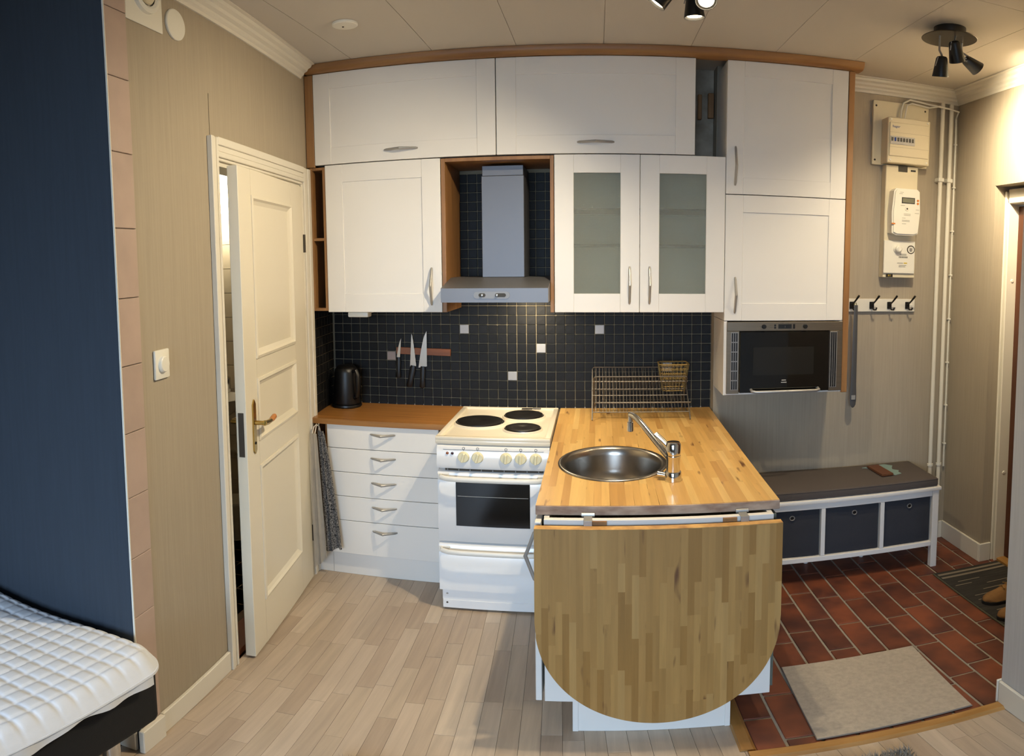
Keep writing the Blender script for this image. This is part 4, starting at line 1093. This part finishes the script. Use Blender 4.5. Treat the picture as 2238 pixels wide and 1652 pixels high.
# ------------------------------------------------------------------ hall
YH = -.09
bb_ = thing('backing_board', 'cream mounting board behind the fuse box', 'board', (3.05, YH, 2.26))
obj('board', bx(2.89, 3.222, YH - .022, YH - .001, 2.258, 2.632, bev=.002), plast_c, bb_)
for x, z in ((2.906, 2.60), (2.906, 2.285), (3.20, 2.60)): obj('screw', lathe(bmn(), [(.006, 0), (.005, .002), (0, .002)], M=aim((x, YH - .022, z), (0, -1, 0)), seg=12), darkmetal, bb_)
fbx = thing('fuse_box', 'cream fuse box with a row of small breakers', 'fuse box', (3.06, YH, 2.26))
obj('housing', bx(2.940, 3.190, -.200, YH - .0225, 2.262, 2.522, bev=.004), plast_c, fbx)
cv_ = obj('cover', bx(2.948, 3.182, -.206, -.2005, 2.300, 2.492, bev=.003), plast_c, fbx)
obj('hatch_line', bx(2.949, 3.181, -.2066, -.2061, 2.4335, 2.4345), mat('cream_dark', '#9c8f70', .6), cv_)  # thin darker cream lines at the hatch joints
obj('hatch_line', bx(2.949, 3.181, -.2066, -.2061, 2.3505, 2.3515), MATS['cream_dark'], cv_)
bp_ = obj('breaker_row', bx(2.953, 3.096, -.209, -.2062, 2.366, 2.412, bev=.001), mat('breaker_grey', '#b9b6b0', .5), cv_)
for i in range(8):
    x = 2.962 + i * .0172
    obj('breaker_switch', bx(x - .005, x + .005, -.2125, -.2092, 2.383, 2.404, bev=.001), blackp if i != 1 else blue_ink, bp_)
text('logo', 'hager', .020, blue_ink, cv_, Matrix.Translation((2.985, -.2064, 2.468)) @ FACE)
for x in (2.957, 3.174):
    for z in (2.508, 2.278): obj('screw', lathe(bmn(), [(.006, 0), (.005, .002), (0, .002)], M=aim((x, -.2003, z), (0, -1, 0)), seg=12), plast_w, fbx)
mb = thing('meter_board', 'long cream meter board below the fuse box', 'board', (3.05, YH, 1.62))
obj('backing', bx(2.958, 3.150, -.150, YH - .001, 1.624, 2.256, bev=.003), plast_c, mb)
lc = obj('lower_cover', bx(2.956, 3.142, -.162, -.1505, 1.648, 1.832, bev=.003), plast_w, mb)
obj('opening', bx(3.03, 3.085, -.1515, -.1501, 2.222, 2.256), blackp, mb)
obj('print_line', bx(3.105, 3.135, -.1512, -.1503, 2.228, 2.238), ink, mb)
f_ = obj('fuse_plug', lathe(bmn(), [(.026, 0), (.024, .006), (.019, .010), (.018, .026), (.012, .030), (0, .028)], M=aim((3.034, -.162, 1.785), (0, -1, 0)), seg=28), plast_w, lc)
obj('fuse_socket', lathe(bmn(), [(.019, .002), (.021, .004), (.024, 0)], M=aim((3.116, -.162, 1.784), (0, -1, 0)), seg=28), darkmetal, lc)
obj('fuse_contact', bx(3.107, 3.124, -.166, -.1625, 1.775, 1.793, bev=.002), nickel, lc)
for k in range(9): obj('barcode_bar', bx(3.045 + k * .006, 3.048 + k * .006, -.1632, -.1622, 1.735, 1.745), ink, lc)
obj('sticker', bx(3.075, 3.095, -.1632, -.1622, 1.704, 1.710), yellow_m, lc)
for z, x0, x1 in ((1.757, 3.05, 3.09), (1.751, 3.05, 3.09), (1.7065, 3.035, 3.07), (1.694, 3.045, 3.09), (1.686, 3.045, 3.085)): obj('print_line', bx(x0, x1, -.1630, -.1622, z - .001, z + .001), ink, lc)
tg = obj('tag', bx(2.975, 3.015, -.1535, -.1505, 1.627, 1.644), mat('dark_tag', '#2c2418', .5), mb)
text('tag_text', 'K1', .014, yellow_m, tg, Matrix.Translation((2.995, -.1538, 1.6355)) @ FACE)
em = thing('electricity_meter', 'rounded white electricity meter with grey display', 'meter', (3.06, -.19, 1.86))
pg = [(2.975, 1.872), (2.972, 1.99), (2.982, 2.105), (2.995, 2.120), (3.12, 2.120), (3.134, 2.108), (3.140, 1.99), (3.130, 1.872), (3.105, 1.860), (3.0, 1.860)]
b = prism(bmn(), pg, 'y', -.218, -.151); bmesh.ops.bevel(b, geom=[e for e in b.edges if all(v.co.y < -.2 for v in e.verts)], offset=.008, segments=2, affect='EDGES')
mbod = obj('housing', b, plast_w, em)
obj('display', bx(3.030, 3.098, -.2195, -.2182, 2.042, 2.066), lcd, mbod)
obj('display_frame', bx(3.025, 3.103, -.2189, -.2181, 2.037, 2.071), ink, mbod)
obj('optical_port', lathe(bmn(), [(.014, 0), (.012, .002), (.006, .0025), (.005, .001), (0, .001)], M=aim((3.058, -.2182, 2.008), (0, -1, 0)), seg=22), plast_w, mbod)
obj('port_hole', lathe(bmn(), [(.0045, 0), (0, .0008)], M=aim((3.058, -.2198, 2.008), (0, -1, 0)), seg=14), blackp, mbod)
for z in (2.057, 2.040): obj('seal', lathe(bmn(), [(.0065, 0), (.006, .003), (0, .003)], M=aim((3.121, -.2182, z), (0, -1, 0)), seg=14), orange_m, mbod)
obj('seal', bx(2.968, 2.990, -.2205, -.2182, 1.919, 1.926), orange_m, mbod)
for z, x0, x1 in ((2.098, 3.015, 3.035), (2.09, 3.01, 3.03), (2.025, 3.02, 3.045), (1.979, 3.04, 3.08), (1.972, 3.04, 3.08), (1.955, 3.03, 3.05), (1.944, 3.03, 3.075), (1.938, 3.03, 3.075), (1.924, 3.03, 3.055), (2.005, 3.11, 3.13), (1.985, 3.105, 3.13)): obj('print_line', bx(x0, x1, -.2188, -.2181, z - .001, z + .001), mat('grey_print', '#8d8878', .8) if 'grey_print' not in MATS else MATS['grey_print'], mbod)
# pipes
for x, lab in ((3.302, 'left one of two white vertical heating pipes in the hall corner'), (3.358, 'right one of two white vertical heating pipes in the hall corner')):
    p = thing('heating_pipe', lab, 'pipe', (x, -.128, .1), group='heating pipes in the corner')
    obj('pipe', tube(bmn(), [(x, -.128, .116), (x, -.128, 2.66)], .0125, 14), trim_w, p)
    obj('clamp', bx(x - .018, x + .018, -.145, -.092, 2.188, 2.212, bev=.004), plast_w, p)
    obj('end_collar', lathe(bmn(), [(.0128, 0), (.017, 0), (.017, .014), (.0128, .014)], (x, -.128, .50), 16), plast_w, p)
cb = thing('electric_cable', 'thin white cable clipped beside the heating pipes and over to the fuse box', 'cable', (3.40, -.10, .5))
pts = [(3.404, -.104, .48), (3.405, -.104, 2.45), (3.402, -.104, 2.585), (3.392, -.150, 2.618), (3.33, -.150, 2.628), (3.27, -.148, 2.632), (3.22, -.118, 2.645), (3.10, -.122, 2.655), (3.06, -.124, 2.63), (3.045, -.13, 2.58), (3.04, -.135, 2.523)]
obj('cable', tube(bmn(), pts, .0055, 8), plast_w, cb)
obj('cable', tube(bmn(), [(x, y - .0, z - .022) if z < 2.7 and i > 2 else (x, y, z) for i, (x, y, z) in enumerate([(3.30, -.152, 2.63), (3.30, -.152, 2.632), (3.27, -.15, 2.634), (3.22, -.124, 2.645), (3.11, -.128, 2.655), (3.08, -.13, 2.64), (3.062, -.135, 2.545)])], .005, 8), plast_w, cb)
for z in (.62, .86, 1.12, 1.38, 1.64, 1.90, 2.16, 2.42): obj('clip', bx(3.396, 3.414, -.112, -.0925, z, z + .010, bev=.002), plast_w, cb)
# coat rack
cr = thing('coat_rack', 'white wooden coat rail with four black double hooks', 'coat rack', (2.97, YH, 1.43))
obj('rail', bx(2.764, 3.178, YH - .018, YH - .001, 1.430, 1.502, bev=.002), trim_w, cr)
obj('plug', lathe(bmn(), [(.007, 0), (.006, .003), (0, .004)], M=aim((3.158, YH - .018, 1.468), (0, -1, 0)), seg=14), plast_w, cr)
for x in (2.797, 2.914, 3.020, 3.130):
    hk = obj('coat_hook', bx(x - .013, x + .013, YH - .026, YH - .0182, 1.446, 1.486, bev=.002), blackm, cr)
    b = bmn(); tube(b, [(x, YH - .025, 1.47), (x + .006, YH - .055, 1.49), (x + .016, YH - .085, 1.522)], [.005, .0045, .006], 8); obj('upper_prong', b, blackm, hk)
    b = bmn(); tube(b, [(x, YH - .025, 1.455), (x + .004, YH - .045, 1.442), (x + .010, YH - .058, 1.443), (x + .013, YH - .062, 1.456)], .0045, 8); obj('lower_prong', b, blackm, hk)
shn = thing('hanging_strap', 'long dark grey strap with a pale label hanging from the first coat hook', 'strap', (2.800, -.155, .90))
b = bmn()
prof2 = [(1.470, .010), (1.40, .012), (1.2, .0145), (1.03, .016), (.985, .0185), (.94, .019), (.915, .016), (.902, .009), (.898, .002)]
lv = []
for z, w in prof2:
    yy = -.158 + .006 * math.sin(z * 3)
    lv.append([b.verts.new((2.801 - w, yy, z)), b.verts.new((2.801, yy - .0035, z)), b.verts.new((2.801 + w, yy, z)), b.verts.new((2.801, yy + .002, z))])
for A, B in zip(lv, lv[1:]):
    for i in range(4): b.faces.new((A[i], A[(i + 1) % 4], B[(i + 1) % 4], B[i]))
b.faces.new(lv[0]); b.faces.new(lv[-1][::-1]); bmesh.ops.recalc_face_normals(b, faces=b.faces)
obj('band', b, grey_s, shn, ang=60)
obj('label_patch', bx(2.789, 2.812, -.163, -.1622, .945, .970), mat('pale_patch', '#9c9a94', .6), shn)
obj('loop', tube(bmn(), [(2.795, -.155, 1.468), (2.797, -.152, 1.480), (2.806, -.150, 1.482), (2.808, -.155, 1.468)], .002, 6), mat('olive_cord', '#6b6a3a', .7), shn)

# bench
BX0, BX1, BY0, BY1 = 2.185, 3.178, -.470, -.108
bn = thing('hall_bench', 'white hallway bench with three compartments', 'bench', (2.68, -.29, 0))
obj('top', bx(BX0 - .01, BX1 + .012, BY0 - .008, BY1 + .004, .470, .492, bev=.005, seg=2), bench_w, bn)
b = bmn(); box(b, BX0 + .036, BX1 - .036, BY0 + .004, BY0 + .022, .438, .4695, bev=.002); obj('apron', b, bench_w, bn)
for x in (BX0, BX1 - .035):
    for y in (BY0, BY1 - .035): obj('leg', bx(x, x + .035, y, y + .035, .001, .4695, bev=.002), bench_w, bn)
obj('bottom_shelf', bx(BX0 + .002, BX1 - .002, BY0 + .036, BY1 - .002, .142, .155), bench_w, bn)
obj('front_rail', bx(BX0 + .036, BX1 - .036, BY0 + .003, BY0 + .03, .136, .164, bev=.002), bench_w, bn)
for x in (2.542, 2.858): obj('divider', bx(x - .011, x + .011, BY0 + .004, BY1 - .01, .1645, .4375, bev=.002), bench_w, bn)
for x in (2.542, 2.858): obj('support_foot', lathe(bmn(), [(0, 0), (.012, 0), (.014, .135), (0, .135)], (x, -.20, .001), 14), bench_w, bn)
obj('side_panel', bx(BX1 - .030, BX1 - .012, BY0 + .036, BY1 - .036, .156, .469), bench_w, bn)
cs = thing('bench_cushion', 'flat grey brown seat cushion on the hall bench', 'cushion', (2.68, -.29, .4925))
obj('cushion', bx(BX0 - .004, BX1 - .002, BY0 + .004, BY1 + .002, .4928, .541, bev=.012, seg=3), cush, cs)
obj('piping', tube(bmn(), [(BX0, BY0 + .006, .535), (BX1 - .006, BY0 + .006, .535)], .003, 6), cush, cs)
for x0, x1, lab in ((BX0 + .040, 2.527, 'left charcoal fabric storage box in the bench, partly behind the peninsula'), (2.557, 2.843, 'middle charcoal fabric storage box in the bench'), (2.873, BX1 - .040, 'right charcoal fabric storage box in the bench')):
    t = thing('storage_box', lab, 'box', ((x0 + x1) / 2, -.28, .166), group='fabric boxes in the bench')
    b = bx(x0, x1, BY0 + .020, BY1 - .03, .1665, .432, bev=.006, seg=2)
    bmesh.ops.subdivide_edges(b, edges=[e for e in b.edges], cuts=2, use_grid_fill=True)
    for v in b.verts:
        if abs(v.co.y - (BY0 + .020)) < .002: v.co.y += .003 * math.sin(v.co.x * 40) * math.sin(v.co.z * 25)
    obj('body', b, boxfab, t, ang=60)
    obj('grip_ring', lathe(bmn(), [(.009, 0), (.0105, .003), (.013, .003), (.0145, 0)], M=aim(((x0 + x1) / 2 + .01, BY0 + .0185, .393), (0, -1, 0)), seg=24), nickel, t)
    obj('grip_hole', lathe(bmn(), [(.0088, 0), (0, .001)], M=aim(((x0 + x1) / 2 + .01, BY0 + .0185, .393), (0, -1, 0)), seg=16), blackp, t)
# wallet and note on the cushion
pg = [(2.872, -.155), (2.93, -.185), (2.95, -.25), (2.99, -.335), (3.035, -.315), (3.03, -.285), (3.045, -.26), (3.02, -.23), (3.03, -.20), (3.05, -.165), (3.02, -.13), (2.99, -.125), (2.96, -.135)]
nt = obj('paper_note', prism(bmn(), [(x - .01, y - .01) for x, y in pg], 'z', .5415, .5435), teal, None, None, 'crumpled teal paper under the wallet on the cushion', 'paper')
wl_ = thing('wallet', 'brown leather wallet lying on the bench cushion', 'wallet', (2.93, -.255, .544))
RW = Matrix.Translation((2.928, -.258, .5442)) @ Matrix.Rotation(.06, 4, 'Z')
obj('cover', bx(-.035, .035, -.093, .093, 0, .007, bev=.002), leather, wl_, RW)
obj('flap', bx(-.034, .034, -.092, .085, .0072, .0125, bev=.002), leather, wl_, RW)

# floor coverings and shoes
b = prism(bmn(), [(2.132, -1.212), (2.672, -1.207), (2.650, -1.700), (2.106, -1.706)], 'z', .0018, .011)
dm = thing('door_mat', 'plain beige rectangular mat on the clay tiles', 'mat', (2.39, -1.46, .0018))
obj('pad', b, mat_m, dm)
obj('edge_binding', tube(bmn(), [(2.132, -1.212, .006), (2.672, -1.207, .006), (2.650, -1.700, .006), (2.106, -1.706, .006)], .004, 6, closed=True), mat('mat_edge', '#7d7368', .95), dm)
rg = thing('entry_rug', 'dark striped woven rug in front of the entrance door', 'rug', (3.32, -.95, .002))
RGM = Matrix.Translation((3.125, -.545, 0)) @ Matrix.Rotation(.0, 4, 'Z')
obj('weave', bx(3.115, 3.502, -1.36, -.565, .002, .009, bev=.002), rug_m, rg)
obj('edge', bx(3.105, 3.1145, -1.36, -.565, .002, .0095, bev=.002), rug_e, rg)
for y in (-.60, -.64): obj('stripe', bx(3.120, 3.498, y - .009, y + .009, .0092, .0098), rug_p, rg)
for i in range(14):
    y = -.70 - i * .045 + rs.uniform(-.01, .01); x0 = rs.uniform(3.12, 3.3)
    obj('stripe', bx(x0, x0 + rs.uniform(.08, .2), y - .003, y + .003, .0092, .0096), rug_p, rg)
def shoe(label, x, y, rz):
    t = thing('suede_shoe', label, 'shoe', (x, y, .01), rz, 'tan shoes on the rug')
    Ms = Matrix.Translation((x, y, .0098)) @ Matrix.Rotation(rz, 4, 'Z')
    # sections from toe (x=0) to heel (x=.28): half width, height, sole half width
    secs = [(.0, .012, .028), (.015, .032, .046), (.045, .045, .056), (.09, .048, .066), (.13, .044, .085), (.17, .038, .10), (.21, .037, .10), (.255, .036, .098), (.28, .018, .09)]
    b = bmn(); R = []
    for xx, hw, ht in secs:
        ring_ = []
        for k in range(12):
            a = 2 * PI * k / 12
            zz = .018 + (ht - .018) * max(0, math.sin(a)) ** .8 if math.sin(a) > 0 else .018 + .004 * math.sin(a)
            ring_.append(b.verts.new((xx, hw * math.cos(a) * (1 - .25 * max(0, math.sin(a))), zz)))
        R.append(ring_)
    for A, B in zip(R, R[1:]):
        for k in range(12): b.faces.new((A[k], A[(k + 1) % 12], B[(k + 1) % 12], B[k]))
    b.faces.new(R[0]); b.faces.new(R[-1][::-1]); bmesh.ops.recalc_face_normals(b, faces=b.faces)
    obj('upper', b, suede, t, Ms, ang=80)
    b = bmn()
    out = [(-.006, .0)] + [(xx, hw + .005) for xx, hw, _ in secs] + [(.287, 0)]
    prism(b, out + [(xx, -yy) for xx, yy in out[::-1][1:-1]], 'z', .0005, .0165); obj('sole', b, sole_m, t, Ms)
    b = bmn()
    for i in range(3): tube(b, [(.10 + .022 * i, -.022, .071 + .013 * i), (.105 + .022 * i, 0, .078 + .013 * i), (.10 + .022 * i, .022, .071 + .013 * i)], .0025, 6)
    obj('laces', b, mat('tan_lace', '#8a6a3c', .9) if 'tan_lace' not in MATS else MATS['tan_lace'], t, Ms)
shoe('tan suede shoe with dark sole, nearer the door on the striped rug', 3.150, -.985, .05)
shoe('tan suede shoe with dark sole, front one by the partition on the striped rug', 3.118, -1.155, -.06)

# shaggy rug whose far edge just enters the picture
sr = thing('shaggy_rug', 'fluffy grey shag rug whose far edge shows at the bottom', 'rug', (1.52, -2.6, .001))
obj('backing', bx(.74, 2.33, -3.3, -1.875, .001, .012, bev=.003), shag, sr)
b = bmn(); r5 = random.Random(5)
for i in range(9000):
    x = r5.uniform(.735, 2.335); y = -1.862 - abs(r5.gauss(0, .09)) if i < 6500 else r5.uniform(-2.7, -1.87)
    h_ = r5.uniform(.018, .036); dx, dy = r5.gauss(0, .012), r5.gauss(0, .012) + .004
    w_2 = .0018
    p0 = [b.verts.new((x - w_2, y, .011)), b.verts.new((x + w_2, y, .011)), b.verts.new((x, y + w_2 * 1.6, .011))]
    tp = b.verts.new((x + dx, y + dy, .011 + h_))
    for k in range(3): b.faces.new((p0[k], p0[(k + 1) % 3], tp))
obj('pile', b, shag, sr, kind='stuff')

# ------------------------------------------------------------------ bed
bd = thing('bed_frame', 'black fabric bed base on a chrome leg by the navy wall', 'bed', (-.7, -2.55, 0))
bb = bx(-1.72, .300, -3.02, -2.085, .215, .475, bev=.03, seg=3)
obj('base', bb, black_fab, bd)
obj('leg', tube(bmn(), [(.215, -2.215, .001), (.215, -2.215, .214)], .026, 24), chrome, bd)
obj('leg', tube(bmn(), [(.215, -2.90, .001), (.215, -2.90, .214)], .026, 24), chrome, bd)
tp = thing('mattress_topper', 'white quilted mattress topper lying on the black bed base', 'mattress', (-.7, -2.55, .476))
X0, X1, Y0, Y1 = -1.74, .345, -3.04, -2.078
b = bmn()
nx, ny = 440, 160
rr_ = .10
def quilt_z(x, y):
    px, py = .047, .060
    gx = abs(math.sin(PI * (x - X0) / px)); gy = abs(math.sin(PI * (y - Y0) / py))
    z = .006 * min(1, gx * 1.8) ** .6 * min(1, gy * 1.8) ** .6 + .002 * gx * gy
    return z
g = []
for i in range(nx + 1):
    row = []
    for j in range(ny + 1):
        x = X0 + (X1 - X0) * i / nx; y = Y0 + (Y1 - Y0) * j / ny
        # round the near corners
        ex, ey = X1 - rr_, None
        if x > ex:
            if y > Y1 - rr_:
                d_ = Vector((x - ex, y - (Y1 - rr_))); m_ = max(d_.x, d_.y)
                if d_.length > 1e-6: d_ = d_ * (m_ / d_.length); x, y = ex + d_.x, Y1 - rr_ + d_.y
            elif y < Y0 + rr_:
                d_ = Vector((x - ex, y - (Y0 + rr_))); m_ = max(abs(d_.x), abs(d_.y))
                if d_.length > 1e-6: d_ = d_ * (m_ / d_.length); x, y = ex + d_.x, Y0 + rr_ + d_.y
        ed = min(X1 - x, Y1 - y, y - Y0, 9)
        if x > ex and (y > Y1 - rr_ or y < Y0 + rr_):
            cyy = Y1 - rr_ if y > Y1 - rr_ else Y0 + rr_
            ed = rr_ - math.hypot(x - ex, y - cyy)
        ed = max(ed, 0)
        z = .522 + quilt_z(x, y) * min(1, ed / .03)
        if ed < .06: z -= .055 * (1 - ed / .06) ** 2
        z += .006 * math.sin(3.1 * x + 2 * y) + .008 * math.sin(9 * x) * math.exp(-((y - Y1) / .25) ** 2)
        row.append(b.verts.new((x, y, z)))
    g.append(row)
for i in range(nx):
    for j in range(ny): b.faces.new((g[i][j], g[i + 1][j], g[i + 1][j + 1], g[i][j + 1]))
# skirt down to the base and closed underside
loop = [g[i][0] for i in range(nx + 1)] + [g[nx][j] for j in range(1, ny + 1)] + [g[i][ny] for i in range(nx - 1, -1, -1)] + [g[0][j] for j in range(ny - 1, 0, -1)]
lo_ = [b.verts.new((v.co.x * .996, v.co.y, .4765)) for v in loop]
for i in range(len(loop)): b.faces.new((loop[i], lo_[i], lo_[(i + 1) % len(loop)], loop[(i + 1) % len(loop)]))
b.faces.new(lo_)
bmesh.ops.recalc_face_normals(b, faces=b.faces)
obj('quilted_pad', b, quilt, tp, ang=60)
pts = []
for k in range(40):
    y = -2.16 - k * .021
    pts.append((.337 + .004 * math.sin(k * .9), y, .462 + .006 * math.sin(k * .55)))
b = bmn()
R = []
for (x, y, z) in pts: R.append([b.verts.new((x - .03, y, z + .013)), b.verts.new((x, y, z + .006)), b.verts.new((x + .001, y, z - .025 - .012 * math.sin(y * 11))), b.verts.new((x - .004, y, z - .025 - .012 * math.sin(y * 11))), b.verts.new((x - .006, y, z + .004))])
for A, B in zip(R, R[1:]):
    for k in range(5): b.faces.new((A[k], A[(k + 1) % 5], B[(k + 1) % 5], B[k]))
b.faces.new(R[0]); b.faces.new(R[-1][::-1]); bmesh.ops.recalc_face_normals(b, faces=b.faces)
obj('corner_strap', b, quilt, tp, ang=60)
